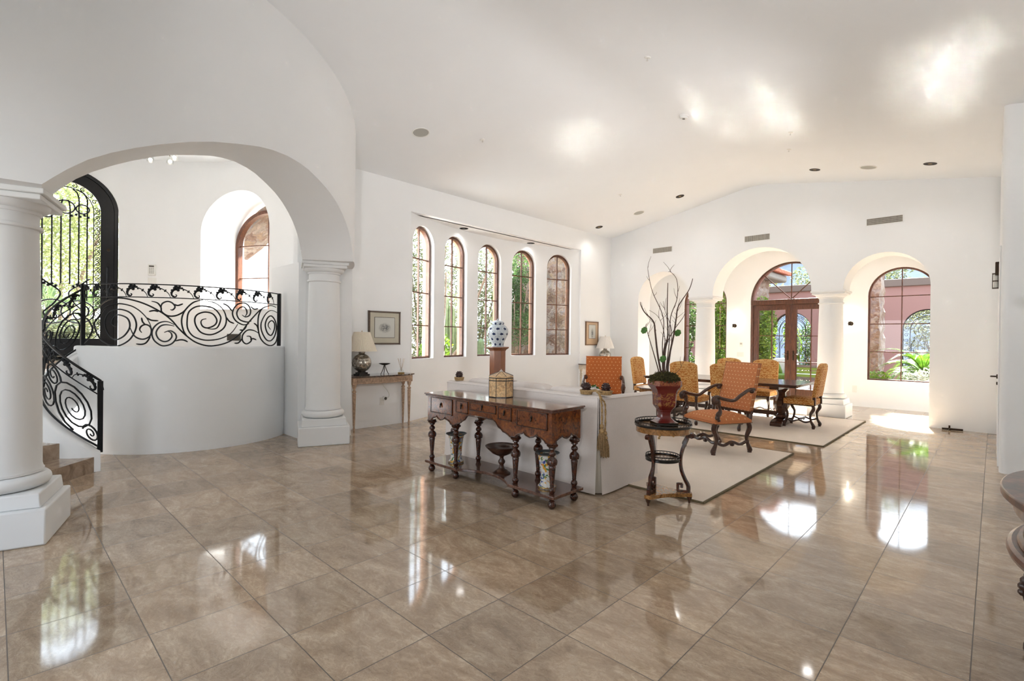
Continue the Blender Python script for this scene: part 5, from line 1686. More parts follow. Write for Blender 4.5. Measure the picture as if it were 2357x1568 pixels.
# ---- carved demilune at the right edge
def demilune():
    t = thing('demilune_table', 'carved brown half-round table cut by the right edge of the photo', 'console table', (.595, 2.98, 0), 0)
    def half(r, k=1.31, n=40):
        return [(-r * cos(a), r * k * sin(a)) for a in frange(-PI / 2, PI / 2, n)]
    MB().prism(half(.57), .765, .80).build('tabletop', 'demi_top', t, bevel=.006)
    MB().prism(half(.53), .70, .765).build('upper_band', 'demi_top', t, bevel=.004)
    MB().prism(half(.475), .56, .70).build('apron', 'burl_gold', t)
    m = MB()
    for a in frange(-PI / 2, PI / 2, 90):
        x, y = -.478 * cos(a), .478 * 1.31 * sin(a)
        m.tube([(x, y, .57), (x, y, .67)], .006, 5)
    m.build('fluting', 'brass', t, merge=False)
    m = MB()
    for k in range(120):
        a = -PI / 2 + PI * k / 119
        m.ball((-.50 * cos(a), .50 * 1.31 * sin(a), .69), .010, 6)
        if k % 2: m.ball((-.512 * cos(a), .512 * 1.31 * sin(a), .705 + .006 * (k % 4)), .012, 6)
    m.build('beading', 'dark_wood', t, merge=False)
    MB().tube([(-.525 * cos(a), .525 * 1.31 * sin(a), .545) for a in frange(-PI / 2, PI / 2, 40)], .026, 10).tube([(-.50 * cos(a), .50 * 1.31 * sin(a), .575) for a in frange(-PI / 2, PI / 2, 40)], .018, 8).build('lower_moulding', 'demi_top', t, merge=False)
    for a in (-1.15, -.42, .42, 1.15):
        x, y = -.49 * cos(a), .49 * 1.31 * sin(a)
        u = Vector((-cos(a), sin(a) * 1.1, 0)).normalized()
        m = MB()
        P_ = smooth_path([Vector((x, y, .53)), Vector((x, y, .48)) + u * .035, Vector((x, y, .40)) + u * .03, Vector((x, y, .25)) - u * .02, Vector((x, y, .10)) - u * .04, Vector((x, y, .03)) - u * .0, Vector((x, y, .02)) + u * .03], 6)
        m.tube(P_, [.045 - .028 * sin(min(1, i / 24) * PI / 2) + (.012 if i > len(P_) - 8 else 0) for i in range(len(P_))], 8)
        for q in range(5):
            m.ball(P_[q * 2] + u * .03, .026 - .003 * q, 8)
        m.build('cabriole_leg', 'dark_wood', t, merge=False)
demilune()
# ================================================================== FIXTURES ON CEILING AND WALLS
def ceil_frame(x, y, z=None):
    """matrix whose -z points down off the sloped ceiling"""
    z = zceil(x) if z is None else z
    sl_ = math.atan(0.19) if x < -3.43 else -math.atan(0.172)
    if z != zceil(x): sl_ = 0
    return (x, y, z), -sl_
def ceil_thing(name, label, cat, x, y, z=None, group=None):
    loc, tilt = ceil_frame(x, y, z)
    t = thing(name, label, cat, loc, 0, group)
    t.rotation_euler = (0, tilt, 0)
    return t
for x, y, lb in ((-5.60, 3.99, 'large round ceiling speaker nearest the foyer drum'), (-5.60, 9.74, 'round ceiling speaker low on the left slope, between the recessed lights'), (-1.49, 9.78, 'round ceiling speaker on the right slope, between two recessed lights')):
    t = ceil_thing('ceiling_speaker', lb, 'speaker', x, y)
    MB().lathe([(.0, -.004), (.105, -.004), (.105, .0)], 36).build('grille', 'grey_grille', t)
    MB().lathe([(.105, -.001), (.107, -.008), (.118, -.007), (.120, .0)], 36, cap=False).build('trim_ring', 'white_plastic', t)
for x, y, z, lb in ((-6.57, 9.66, None, 'recessed ceiling light nearest the far left corner'), (-4.66, 9.74, None, 'recessed ceiling light on the left slope, right of the round speaker'), (-2.25, 9.78, None, 'recessed ceiling light on the right slope, left of the round speaker'), (-0.72, 9.75, None, 'recessed ceiling light nearest the right wall'),
                    (-7.235, 6.16, 3.46, 'recessed light in the soffit above the second bay window'), (-7.25, 8.07, 3.46, 'recessed light in the soffit above the fourth bay window')):
    t = ceil_thing('recessed_light', lb, 'ceiling light', x, y, z)
    MB().lathe([(.070, -.0), (.072, -.005), (.082, -.004), (.084, .0)], 30, cap=False).build('trim_ring', 'bronze', t)
    MB().lathe([(.0, -.0015), (.071, -.0015)], 30).build('baffle', 'bronze', t)
    MB().lathe([(.0, -.004), (.028, -.003)], 20).build('lamp_face', 'clear' if z else 'brass', t)
for x, y, lb in ((-5.28, 4.82, 'small ceiling sprinkler right of the big round speaker'), (-2.71, 4.86, 'ceiling sprinkler highest in the photo'), (-5.28, 8.47, 'tiny ceiling sprinkler left of the recessed lights'), (-2.31, 8.51, 'ceiling sprinkler above the left light of the right slope'), (-2.08, 7.73, 'small ceiling sprinkler in the bright patch of reflected sun')):
    t = ceil_thing('sprinkler_head', lb, 'sprinkler', x, y)
    MB().lathe([(.0, -.010), (.028, -.008), (.036, 0)], 20).build('escutcheon', 'white_plastic', t)
    MB().lathe([(.012, -.034), (.012, -.030), (.005, -.028), (.005, -.01)], 12).build('deflector', 'chrome', t)
t = ceil_thing('smoke_detector', 'round white smoke detector in the middle of the ceiling', 'smoke detector', -3.11, 6.60)
MB().lathe([(.0, -.045), (.035, -.045), (.05, -.038), (.052, -.022), (.062, -.018), (.062, 0)], 28).build('housing', 'white_plastic', t)
MB().lathe([(.0, -.052), (.018, -.050), (.02, -.044)], 16).build('sensor_cap', 'vent_dark', t)

# wall vents of the far wall
for x, z, w, lb in ((-5.53, 3.468, .46, 'wall air vent above the left far arch'), (-3.47, 3.475, .47, 'wall air vent above the middle far arch'), (-1.39, 3.505, .50, 'wall air vent above the right far arch')):
    t = thing('air_vent', lb, 'vent', (x, YF, z))
    MB().box(-w / 2 - .02, w / 2 + .02, -.006, 0, -.075, .075).build('vent_frame', 'wall', t, bevel=.003)
    MB().box(-w / 2, w / 2, -.0075, -.004, -.055, .055).build('backing', 'vent_dark', t)
    m = MB()
    for i in range(27):
        xx = -w / 2 + w * i / 26
        m.box(xx - .0030, xx + .0030, -.014, -.007, -.055, .055)
    for i in range(5):
        zz = -.055 + .11 * i / 4
        m.box(-w / 2, w / 2, -.012, -.008, zz - .002, zz + .002)
    m.build('louvre_grid', 'vent', t, merge=False)

def hall_sconce(x, z, lb):
    t = thing('wall_sconce', lb, 'sconce', (x, YB, z))
    m = MB().lathe([(.0, 0), (.052, 0), (.050, .012), (0, .016)], 20)
    m.v = [Vector((p.x, -p.z, p.y)) for p in m.v]
    m.tube([(0, -.01, 0), (0, -.07, 0)], .010, 8)
    m.build('wall_plate', 'bronze', t, merge=False)
    MB().lathe([(.0, -.045), (.026, -.045), (.026, .045), (0, .045)], 18, (0, -.085, 0)).build('socket_body', 'bronze', t)
    for s_ in (-1, 1):
        MB().lathe([(.030, .03), (.030, .13)], 18, (0, -.085, 0 if s_ > 0 else -.16), cap=False).build('glass_sleeve', 'clear', t)
        MB().lathe([(0, .048), (.010, .052), (.012, .085), (0, .10)] if s_ > 0 else [(0, -.10), (.012, -.085), (.010, -.052), (0, -.048)], 10, (0, -.085, 0)).build('bulb', 'bulb', t)
    l = bpy.data.lights.new('sconce_light', 'POINT')
    l.energy, l.color, l.shadow_soft_size = 0.5, (1, .85, .65), .03
    o = bpy.data.objects.new('sconce_light', l)
    COL.objects.link(o)
    o.parent = t
    o.location = (0, -.085, .14)
hall_sconce(-4.724, 1.772, 'clear glass tube sconce left of the garden doors')
hall_sconce(-2.261, 1.795, 'clear glass tube sconce between the garden doors and the right far window')

def plate(x, y, z, rz, w, h, label, cat='wall plate', name='wall_plate', parts=()):
    t = thing(name, label, cat, (x, y, z), rz)
    MB().box(-w / 2, w / 2, -.007, 0, -h / 2, h / 2).build('cover', 'white_plastic', t, bevel=.002)
    for (nm, mt_, a, c, d, e) in parts:
        MB().box(a, c, -.012, -.006, d, e).build(nm, mt_, t)
    return t
plate(-4.56, YB, 1.302, 0, .075, .11, 'white thermostat left of the garden doors', 'thermostat', 'thermostat', (('display', 'grey_grille', -.025, .025, 0, .035),))
plate(-4.578, YB, 1.051, 0, .16, .115, 'white three-gang switch plate under the thermostat', 'switch', 'light_switch', (('rocker', 'white_plastic', -.06, -.03, -.03, .03), ('rocker', 'white_plastic', -.015, .015, -.03, .03), ('rocker', 'white_plastic', .03, .06, -.03, .03)))
plate(-2.173, YB, .372, 0, .085, .15, 'white outlet with a plug-in freshener beside the right far window', 'outlet', 'wall_outlet', (('plug_in_body', 'white_plastic', -.025, .025, -.06, .05),))
plate(XL, 4.235, .385, PI / 2, .08, .12, 'white wall outlet with timer plug under the marble console', 'outlet', 'wall_outlet', (('socket_face', 'white_plastic', -.018, .018, -.04, -.01),))
t = thing('plug_timer', 'round white plug timer with a coiled cord in the outlet under the console', 'timer', (XL + .012, 4.262, .43))
m = MB().lathe([(.0, 0), (.035, 0), (.035, .045), (.03, .05), (0, .05)], 20)
m.v = [Vector((p.z, p.x, p.y)) for p in m.v]
m.build('body', 'white_plastic', t)
m = MB().lathe([(.018, .051), (.024, .053), (.024, .056)], 18)
m.v = [Vector((p.z, p.x, p.y)) for p in m.v]
m.build('dial', 'vent_dark', t)
MB().tube(smooth_path([(.05, .02, .01), (.07, .05, .03), (.05, .06, .08), (.03, .03, .14), (.02, -.02, .20), (.02, -.05, .27), (.01, -.06, .33)], 6), [.006 + .003 * (i % 2) for i in range(37)], 6).build('cord', 'white_plastic', t)
a = rad(148.6)
t = thing('alarm_keypad', 'white alarm keypad on the foyer wall above the railing', 'keypad', (CX + RI * cos(a), CY + RI * sin(a), 2.46), a - PI / 2)
MB().box(-.055, .055, -.03, .01, -.09, .09).build('housing', 'white_plastic', t, bevel=.005)
MB().box(-.035, .035, -.034, -.029, .045, .07).build('display', 'vent_dark', t)
m = MB()
for i in range(3):
    for j in range(4):
        m.box(-.034 + i * .025, -.018 + i * .025, -.034, -.029, .015 - j * .025, .03 - j * .025)
m.build('keys', 'grey_grille', t, merge=False)
plate(CX + RI * cos(a), CY + RI * sin(a), 2.27, a - PI / 2, .12, .115, 'white switch plate below the alarm keypad', 'switch', 'light_switch', (('rocker', 'white_plastic', -.035, -.01, -.03, .03), ('rocker', 'white_plastic', .01, .035, -.03, .03)))
a = rad(119.5)
t = thing('low_wall_grille', 'small dark grille low on the foyer wall, seen through the right railing scrolls', 'vent', (CX + (RI - .01) * cos(a), CY + (RI - .01) * sin(a), 1.36), a - PI / 2)
MB().box(-.13, .13, -.012, .01, -.055, .055).build('vent_frame', 'vent_dark', t, bevel=.003)
m = MB()
for i in range(8): m.box(-.115, .115, -.018, -.010, -.045 + i * .012, -.041 + i * .012)
m.build('louvres', 'bronze', t, merge=False)

# right wall: lantern sconce, door lever and the wedge on the floor
t = thing('lantern_sconce', 'black metal lantern sconce with white glass on the right wall edge', 'sconce', (XR, 9.9, 2.33))
MB().box(-.05, .0, -.05, .05, .03, .22).build('back_box', 'bronze', t, bevel=.008)
m = MB()
for x in (-.075, -.012):
    for y in (-.04, .04):
        m.box(x - .004, x + .004, y - .004, y + .004, -.15, .06)
for z in (-.15, -.05, .055):
    m.box(-.080, -.006, -.045, .045, z - .006, z + .006)
m.build('cage', 'bronze', t, merge=False)
MB().lathe([(.024, -.145), (.028, -.10), (.024, -.06), (.028, -.03), (.022, .04)], 14, (-.042, 0, 0), cap=False).build('glass_shade', 'white_plastic', t)
t = thing('door_lever', 'black door lever on the edge of the right wall', 'door handle', (XR - .012, 9.15, .96))
m = MB().lathe([(0, 0), (.03, 0), (.028, .012), (.0, .014)], 16)
m.v = [Vector((-p.z, p.x, p.y)) for p in m.v]
m.tube([(-.01, 0, 0), (-.06, 0, 0), (-.065, -.02, 0), (-.06, -.12, .005)], .010, 8)
m.build('lever', 'bronze', t, merge=False)
m = MB().lathe([(0, 0), (.022, 0), (.02, .012), (.0, .014)], 14)
m.v = [Vector((-p.z, p.x, p.y - .09)) for p in m.v]
m.build('lock_rosette', 'bronze', t)
t = thing('door_wedge', 'black cross-shaped metal door stop lying at the foot of the far wall', 'door stop', (-.47, 10.62, 0))
MB().tube([(-.12, -.02, .018), (.13, .03, .018)], .016, 6).build('bar', 'bronze', t)
MB().tube([(-.02, -.06, .014), (-.04, .04, .02)], .013, 6).tube([(-.03, 0, .02), (-.03, 0, .075)], .013, 6).build('cross_piece', 'bronze', t)

# foyer chandelier
t = thing('foyer_chandelier', 'small chandelier with clear glass cups, only its lower edge showing under the arch', 'chandelier', (-7.95, 1.45, 3.74))
MB().tube([(0, 0, .0), (0, 0, .54)], .010, 8).lathe([(0, .50), (.06, .53), (.06, .54)], 16).build('stem', 'bronze', t, merge=False)
for i in range(6):
    a = 2 * PI * i / 6
    P_ = smooth_path([(.0, 0, .16), (.10 * cos(a), .10 * sin(a), .10), (.20 * cos(a), .20 * sin(a), .10), (.23 * cos(a), .23 * sin(a), .07)], 4)
    r_ = MB().tube(P_, .006, 6).build('arm', 'bronze', t)
    MB().lathe([(.018, .05), (.035, .02), (.042, -.02), (.040, -.05)], 14, (.23 * cos(a), .23 * sin(a), .02), cap=False).build('glass_cup', 'clear', t)
    MB().ball((.23 * cos(a), .23 * sin(a), .0), .022, 10).build('bulb', 'bulb', t)
def lamp(nm, loc, e, r, col=(1, .96, .92)):
    l = bpy.data.lights.new(nm, 'POINT')
    l.energy, l.color, l.shadow_soft_size = e, col, r
    o = bpy.data.objects.new(nm, l)
    COL.objects.link(o)
    o.location = loc
    return o
lamp('chandelier_light', (-7.95, 1.45, 3.70), 2, .22)
# ================================================================== OUTSIDE
g = MB().box(-60, -7.45, 4.5, 60, -.2, -.12).box(-60, 40, 13.4, 60, -.2, -.03)
tag(g.build('desert_ground', 'gravel', smooth=0), kind='structure')
tag(MB().box(-9.5, 3.5, 13.35, 18.6, -.06, -.015).build('patio_floor', 'patio', smooth=0), kind='structure')
tag(MB().box(-40, -10.9, -14, 4.4, .75, .93).build('driveway', 'patio', smooth=0), kind='structure')

def leaves(m, blobs, n, s, R, thin=.38):
    tot = sum(b[3] * b[4] * b[5] for b in blobs) or 1
    for (x, y, z, rx, ry, rz) in blobs:
        k = int(n * rx * ry * rz / tot)
        for i in range(k):
            while True:
                a, b_, c = R.uniform(-1, 1), R.uniform(-1, 1), R.uniform(-1, 1)
                d = a * a + b_ * b_ + c * c
                if d <= 1 and d > R.uniform(0, .75): break
            p = Vector((x + a * rx, y + b_ * ry, z + c * rz))
            v = Vector((R.gauss(0, 1), R.gauss(0, 1), R.gauss(0, .8))).normalized() * s * R.uniform(.6, 1.3)
            w = v.cross(Vector((R.gauss(0, 1), R.gauss(0, 1), R.gauss(0, 1)))).normalized() * s * thin
            m.add([p - v, p + w, p + v, p - w], [(0, 1, 2, 3)])
    return m
def shrub(name, label, cat, x, y, z, w, d, h, n, s, mat, seed, trunk=.0, thin=.38, group=None):
    R = random.Random(seed)
    t = thing(name, label, cat, (x, y, z), 0, group)
    bl = []
    for i in range(7):
        q = i / 6
        bl.append((R.uniform(-.22, .22) * w, R.uniform(-.22, .22) * d, trunk + (h - trunk) * (.12 + .76 * q), w * R.uniform(.30, .48) * (1 - .35 * abs(q - .45)), d * R.uniform(.30, .48), (h - trunk) * .22))
    leaves(MB(), bl, n, s, R, thin).build('foliage', mat, t, smooth=0, merge=False, recalc=False)
    m = MB()
    for i in range(5):
        a = R.uniform(0, 2 * PI)
        top = Vector((cos(a) * w * .3, sin(a) * d * .3, h * R.uniform(.6, .9)))
        m.tube(smooth_path([(R.uniform(-.05, .05), R.uniform(-.05, .05), -.05), (top.x * .3, top.y * .4, h * .3), top * .75, top], 4), [.035 * max(.25, h / 3) * (1 - .75 * k / 12) for k in range(13)], 5)
    m.build('stems', 'bark', t, merge=False)
    return t
# courtyard: back wall with two arched gates
gx = [(-5.49, -4.318), (-1.96, -.79)]
us = [-12, 6] + arch_us(*gx[0], 20) + arch_us(*gx[1], 20)
b = strip_wall(us, lambda u, z, s: (u, 18.6 + .35 * s, z), lambda u: -.1, lambda u: 3.05, [(a, c, .0, arch_z(a, c, 1.78)) for a, c in gx])
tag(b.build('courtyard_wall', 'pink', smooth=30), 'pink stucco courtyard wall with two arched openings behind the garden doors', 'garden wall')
tag(MB().box(-12, 6, 18.53, 19.0, 3.05, 3.27).build('wall_capping', 'cap', bevel=.02), 'brown capping along the top of the pink courtyard wall', 'wall capping')
def gate(xa, xc, lb, seed):
    R = random.Random(seed)
    t = thing('iron_gate', lb, 'gate', ((xa + xc) / 2, 18.72, 0))
    hw = (xc - xa) / 2 - .01
    o = arch(-hw, hw, .05, 1.78, 24)
    MB().tube([(x, 0, z) for x, z in o], .022, 5).build('gate_frame', 'iron', t)
    i_ = arch(-hw + .17, hw - .17, .05, 1.78, 24)
    MB().tube([(x, 0, z) for x, z in i_], .012, 5).build('inner_arch', 'iron', t)
    m = MB()
    pts = list(zip(arch(-hw + .085, hw - .085, .05, 1.78, 22)[::1], range(99)))
    z = .12
    cs = []
    while z < 1.78:
        cs += [(-hw + .085, z), (hw - .085, z)]
        z += .15
    cs += [((hw - .085) * cos(a), 1.78 + (hw - .085) * sin(a)) for a in frange(.12, PI - .12, 12)]
    for x, zz in cs:
        a0 = R.uniform(0, 6)
        m.tube([(x + .062 * (1 - q * .8) * cos(a0 + q * 8), 0, zz + .062 * (1 - q * .8) * sin(a0 + q * 8)) for q in frange(0, 1, 11)], .009, 4)
    m.build('leaf_border', 'iron', t, merge=False)
    m = MB()
    for r in (.12, .22, .32, .40):
        m.tube([(r * cos(a), 0, 1.74 + r * sin(a)) for a in frange(-.35 - r, PI + .35 - r * .5, 22)], .011, 4)
    for x in frange(-hw + .2, hw - .2, 5):
        m.tube([(x, 0, .05), (x, 0, 1.35), (x * .6, 0, 1.6)], .010, 4)
    for s_ in (-1, 1):
        m.tube([(s_ * (.2 + .13 * cos(a)), 0, 1.15 + .16 * sin(a)) for a in frange(0, 5.2, 16)], .010, 4)
    m.build('scrolls', 'iron', t, merge=False)
gate(*gx[0], 'arched black iron gate in the courtyard wall, seen through the garden doors', 1)
gate(*gx[1], 'arched black iron gate in the courtyard wall, seen through the right far window', 2)

# stone piers and a tiled roof corner
def pier(x0, x1, y0, y1, h, lb):
    t = thing('stone_pier', lb, 'pier', ((x0 + x1) / 2, (y0 + y1) / 2, 0))
    R = random.Random(int(abs(x0) * 100))
    m = MB()
    hx, hy = (x1 - x0) / 2, (y1 - y0) / 2
    nz = 26
    ring = []
    for j in range(nz + 1):
        for (sx_, sy_) in ((-1, -1), (0, -1), (1, -1), (1, 0), (1, 1), (0, 1), (-1, 1), (-1, 0)):
            ring.append((sx_ * hx + R.uniform(-.03, .03), sy_ * hy + R.uniform(-.03, .03), h * j / nz))
    fs = [(j * 8 + i, j * 8 + (i + 1) % 8, (j + 1) * 8 + (i + 1) % 8, (j + 1) * 8 + i) for j in range(nz) for i in range(8)] + [tuple(range(nz * 8, nz * 8 + 8))]
    m.add(ring, fs).build('masonry', 'stone', t, smooth=0)
    return t
pier(-2.62, -2.10, 15.6, 16.4, 3.55, 'rough stone pier seen at the left of the right far window')
pier(-5.95, -5.02, 15.7, 16.6, 3.25, 'rough stone pier seen at the left of the fan light over the garden doors')
t = thing('tiled_eave', 'corner of a red clay tiled eave high in the fan light over the garden doors', 'roof', (-5.6, 16.6, 3.25))
MB().box(-1.2, .85, -.9, .9, 0, .22).build('soffit', 'eave', t, bevel=.06)
m = MB()
for i in range(14):
    y = -.95 + i * .14
    m.tube([(-1.2, y, .62), (.98, y, .26)], .062, 7)
for i in range(15):
    x = -1.2 + i * .15
    m.tube([(x, -.98, .28), (x, .0, .55)], .062, 7)
m.build('clay_tiles', 'tile_red', t, merge=False)

shrub('tall_hedge', 'tall bright green shrub outside the left pane of the garden doors', 'shrub', -4.88, 15.7, 0, .82, .7, 2.45, 5200, .055, 'leaf_bright', 21)
shrub('tall_hedge', 'tall bright green shrub seen between the left far column and the doors', 'shrub', -6.15, 15.4, 0, 1.0, .7, 2.75, 5600, .055, 'leaf_bright', 22)
shrub('dark_hedge', 'dark green shrub seen in the left edge of the left far window', 'shrub', -7.1, 15.4, 0, .8, .6, 2.5, 3500, .055, 'leaf_dark', 23)  # leaves of a darker green than the hedges beside it
shrub('white_flowering_shrub', 'low white flowering shrub below the palm in the right far window', 'shrub', -1.12, 14.0, 0, 1.0, .6, .78, 2600, .04, 'leaf_white', 24)
shrub('low_green_plant', 'low yellow green plant at the sill of the right far window', 'shrub', -1.95, 14.1, 0, .7, .5, .68, 1200, .045, 'leaf_bright', 25)
shrub('climbing_vine', 'bright green vine behind the left half of the iron gate', 'shrub', -5.15, 19.6, 0, .5, .4, 2.3, 2200, .06, 'leaf_bright', 26)

def sago(x, y, z, lb, R_=.95, n=34, seed=3):
    R = random.Random(seed)
    t = thing('sago_palm', lb, 'palm', (x, y, z))
    MB().lathe([(.10, -.55), (.15, -.3), (.16, -.1), (.12, .05), (0, .08)], 12).build('trunk', 'bark', t)
    for i in range(n):
        a = 2 * PI * i * .381966 + R.uniform(-.2, .2)
        el = rad(R.uniform(8, 78) if i % 3 else R.uniform(-5, 25))
        L = R_ * R.uniform(.8, 1.1)
        pts = []
        for q in frange(0, 1, 12):
            e = el - q * q * .75
            pts.append(Vector((cos(a) * L * q * cos(e), sin(a) * L * q * cos(e), L * q * sin(e) + .02)))
        m = MB().tube(pts, [.010 * (1 - .7 * q) for q in frange(0, 1, 12)], 4)
        sd = Vector((-sin(a), cos(a), 0))
        for k in range(3, 40):
            q = k / 40
            j = min(11, int(q * 12))
            p = pts[j].lerp(pts[j + 1], q * 12 - j)
            d = (pts[j + 1] - pts[j]).normalized()
            ll = .17 * R_ * sin(min(1, q * 1.15) * PI * .9 + .2)
            for s_ in (-1, 1):
                v = (sd * s_ * .8 + d * .55 + Vector((0, 0, .25))).normalized() * ll
                w = d * .012
                m.add([p - w, p + v, p + w], [(0, 1, 2)])
        m.build('frond', 'palm', t, smooth=0, merge=False, recalc=False)
    return t
sago(-1.15, 14.75, .65, 'bright green sago palm outside the right far window', 1.0, 44, 3)

# courtyard seating
t = thing('lounge_chair', 'low white outdoor lounge chair with lime green cushions behind the door glass', 'lounge chair', (-4.55, 16.5, 0), rad(8))
MB().box(-.36, .36, -.35, .35, .18, .26).box(-.36, -.30, -.35, .35, 0, .5).box(.30, .36, -.35, .35, 0, .5).build('frame', 'white_fab', t, merge=False, bevel=.01)
MB().pillow((0, 0, .34), (.66, .66, .16), 8, .3, .5).build('seat_cushion', 'green_fab', t, smooth=60)
m = MB().pillow((0, 0, 0), (.74, .14, .52), 8, .35, .5)
m.v = [Vector((p.x, .27 + p.y + .1 * p.z, .62 + p.z)) for p in m.v]
m.build('back_cushion', 'white_fab', t, smooth=60)
for s_ in (-1, 1):
    m = MB().pillow((0, 0, 0), (.20, .12, .40), 6, .6, .7)
    m.v = [Vector((s_ * .18 + p.x + .35 * s_ * p.z, .12 + p.y, .58 + p.z)) for p in m.v]
    m.build('leaf_cushion', 'green_fab', t, smooth=60)
t = thing('slatted_bench', 'dark framed outdoor seat with lime green slatted back in the right door pane', 'bench', (-3.85, 16.3, 0), rad(180))
MB().box(-.42, .42, -.32, .32, .30, .36).box(-.42, -.36, -.32, .32, 0, .56).box(.36, .42, -.32, .32, 0, .56).box(-.42, .42, .27, .32, .66, .72).box(-.42, -.36, .26, .32, .3, .72).box(.36, .42, .26, .32, .3, .72).build('frame', 'vent_dark', t, merge=False)
for i in range(3):
    MB().box(-.36, .36, .27, .31, .38 + i * .10, .46 + i * .10).build('green_slat', 'green_fab', t, bevel=.01)
MB().pillow((0, 0, .40), (.72, .56, .12), 8, .3, .5).build('seat_cushion', 'white_fab', t, smooth=60)

# hillside and trees behind the courtyard
def hill(label, x0, x1, y, h, seed, nm='distant_hillside', swap=False, z0=-.1):
    R = random.Random(seed)
    ph = [R.uniform(0, 6) for _ in range(5)]
    def F(u, v):
        X = x0 + (x1 - x0) * u
        Y = y + 22 * v
        Z = z0 + h * sin(v * PI * .5) * (.72 + .28 * sin(u * 5 + ph[0])) + .5 * sin(u * 23 + ph[1]) * v + .3 * sin(u * 51 + v * 17 + ph[2]) * v
        return (Y, X, Z) if swap else (X, Y, Z)
    return tag(MB().grid(F, 60, 14).build(nm, 'mountain', smooth=60), label, 'hill')
hill('hazy blue grey hillside rising behind the courtyard wall', -45, 25, 34, 15, 2)
for i, (x, y, w, h, n, mt_, lb) in enumerate(((-9.5, 24, 5.2, 5.6, 5200, 'leaf_pale', 'pale green desert tree behind the courtyard wall, left of the doors'), (-4.6, 25.5, 5.0, 5.2, 5200, 'leaf_olive', 'grey green desert tree above the courtyard wall in the fan light'), (0.2, 25.5, 5.0, 5.0, 4600, 'leaf_olive', 'olive green tree above the courtyard wall in the right far window'))):
    shrub('desert_tree', lb, 'tree', x, y, 0, w, 3.0, h, int(n * 1.8), .085, mt_, 40 + i, 1.0)
shrub('desert_brush', 'dark brushy shrub showing through the iron gates', 'shrub', -4.7, 20.6, 0, 2.4, .8, 2.2, 6500, .05, 'leaf_dark', 50)
shrub('desert_brush', 'green brushy shrub behind the gate in the right far window', 'shrub', -1.2, 20.8, 0, 2.4, .8, 2.4, 6500, .05, 'leaf_olive', 51)

# garden outside the five bay windows
t = thing('stone_wing', 'rough stone wall of the house seen through the two right bay windows', 'stone wall', (0, 0, 0))
R = random.Random(9)
def FS(u, v):
    return (-11.75 + 4.3 * u, 12.2 + .05 * sin(u * 37 + v * 11) + .04 * sin(v * 41 + u * 5), -.1 + 4.4 * v)
m = MB().grid(FS, 44, 40).grid(lambda u, v: (-11.75 + .05 * sin(v * 31), 12.2 + 1.2 * u, -.1 + 4.4 * v), 8, 40)
m.build('masonry', 'stone', t, smooth=0)
MB().box(-12.0, -7.5, 12.0, 13.5, 4.3, 4.45).build('coping', 'eave', t)
def cactus(x, y, lb, hs, seed):
    t = thing('column_cactus', lb, 'cactus', (x, y, -.12))
    R = random.Random(seed)
    for k, h in enumerate(hs):
        ox, oy = .16 * cos(k * 2.1) * (k > 0), .16 * sin(k * 2.1) * (k > 0)
        rb = .085
        nn = 20
        def pw(a): return 1 + .13 * cos(a * 9)
        MB().lathe([(rb * .9, 0), (rb, .3), (rb, h - .12), (rb * .7, h - .03), (0, h)], 36, (ox, oy, 0), pw=pw).build('stem', 'cactus', t, smooth=60)
    return t
cactus(-9.9, 8.05, 'tall grey green column cactus outside the second bay window', (2.35, 1.9, 2.6), 1)
cactus(-10.6, 9.7, 'column cactus outside the third bay window', (1.5, 1.1), 2)
def agave(x, y, lb, L, n, seed, mat='leaf_bright', z=-.12):
    t = thing('agave_plant', lb, 'plant', (x, y, z))
    R = random.Random(seed)
    for i in range(n):
        a = 2 * PI * i * .382
        el = rad(30 + 55 * (i / n))
        l = L * R.uniform(.8, 1.1)
        P_ = [Vector((cos(a) * l * q * cos(el - q * .5), sin(a) * l * q * cos(el - q * .5), l * q * sin(el - q * .3))) for q in frange(0, 1, 8)]
        sd = Vector((-sin(a), cos(a), 0))
        m = MB()
        m.add([p + sd * s_ * .045 * L * sin(min(1, (.25 + q)) * PI * .8) + Vector((0, 0, .02 * L if s_ else 0)) for p, q in zip(P_, frange(0, 1, 8)) for s_ in (-1, 0, 1)],
              [(j * 3 + k, j * 3 + k + 1, j * 3 + k + 4, j * 3 + k + 3) for j in range(8) for k in range(2)])
        m.build('leaf_blade', mat, t, smooth=60, merge=False, recalc=False)
agave(-9.35, 6.6, 'light green agave low outside the first bay window', 1.0, 22, 5, 'leaf_pale')
agave(-9.0, 9.7, 'broad agave with a long leaf outside the third bay window', 1.2, 18, 6, 'leaf_olive')
for i, (x, y, w, d, h, n, s, mt_, tr, lb) in enumerate((
        (-11.2, 8.2, 2.6, 2.0, 4.6, 11000, .05, 'leaf_olive', .5, 'olive grey tree outside the first two bay windows'),
        (-13.0, 11.6, 3.0, 2.2, 4.9, 11000, .055, 'leaf_olive', .3, 'large grey green tree outside the middle bay windows'),
        (-10.4, 10.9, 1.6, 1.0, 3.9, 7000, .045, 'leaf_dark', 1.5, 'dark leafy tree in front of the stone wing at the fourth bay window'),
        (-9.6, 7.25, 1.0, .8, 1.7, 1800, .06, 'leaf_bright', 0, 'bright green shrub low outside the first bay window'),
        (-15.5, 9.0, 4.5, 3.0, 5.8, 13000, .075, 'leaf_pale', .5, 'pale green tree farthest behind the bay windows'),
        (-12.2, 9.6, 2.0, 1.4, 2.2, 3000, .07, 'leaf_olive', 0, 'low grey shrub outside the third bay window'))):
    shrub('garden_tree' if h > 2.5 else 'garden_shrub', lb, 'tree' if h > 2.5 else 'shrub', x, y, -.12, w, d, h, n, s, mt_, 60 + i, tr)
t = thing('twisted_trunk', 'pale twisted bare tree trunk outside the first bay window', 'tree trunk', (-9.2, 7.0, -.1))
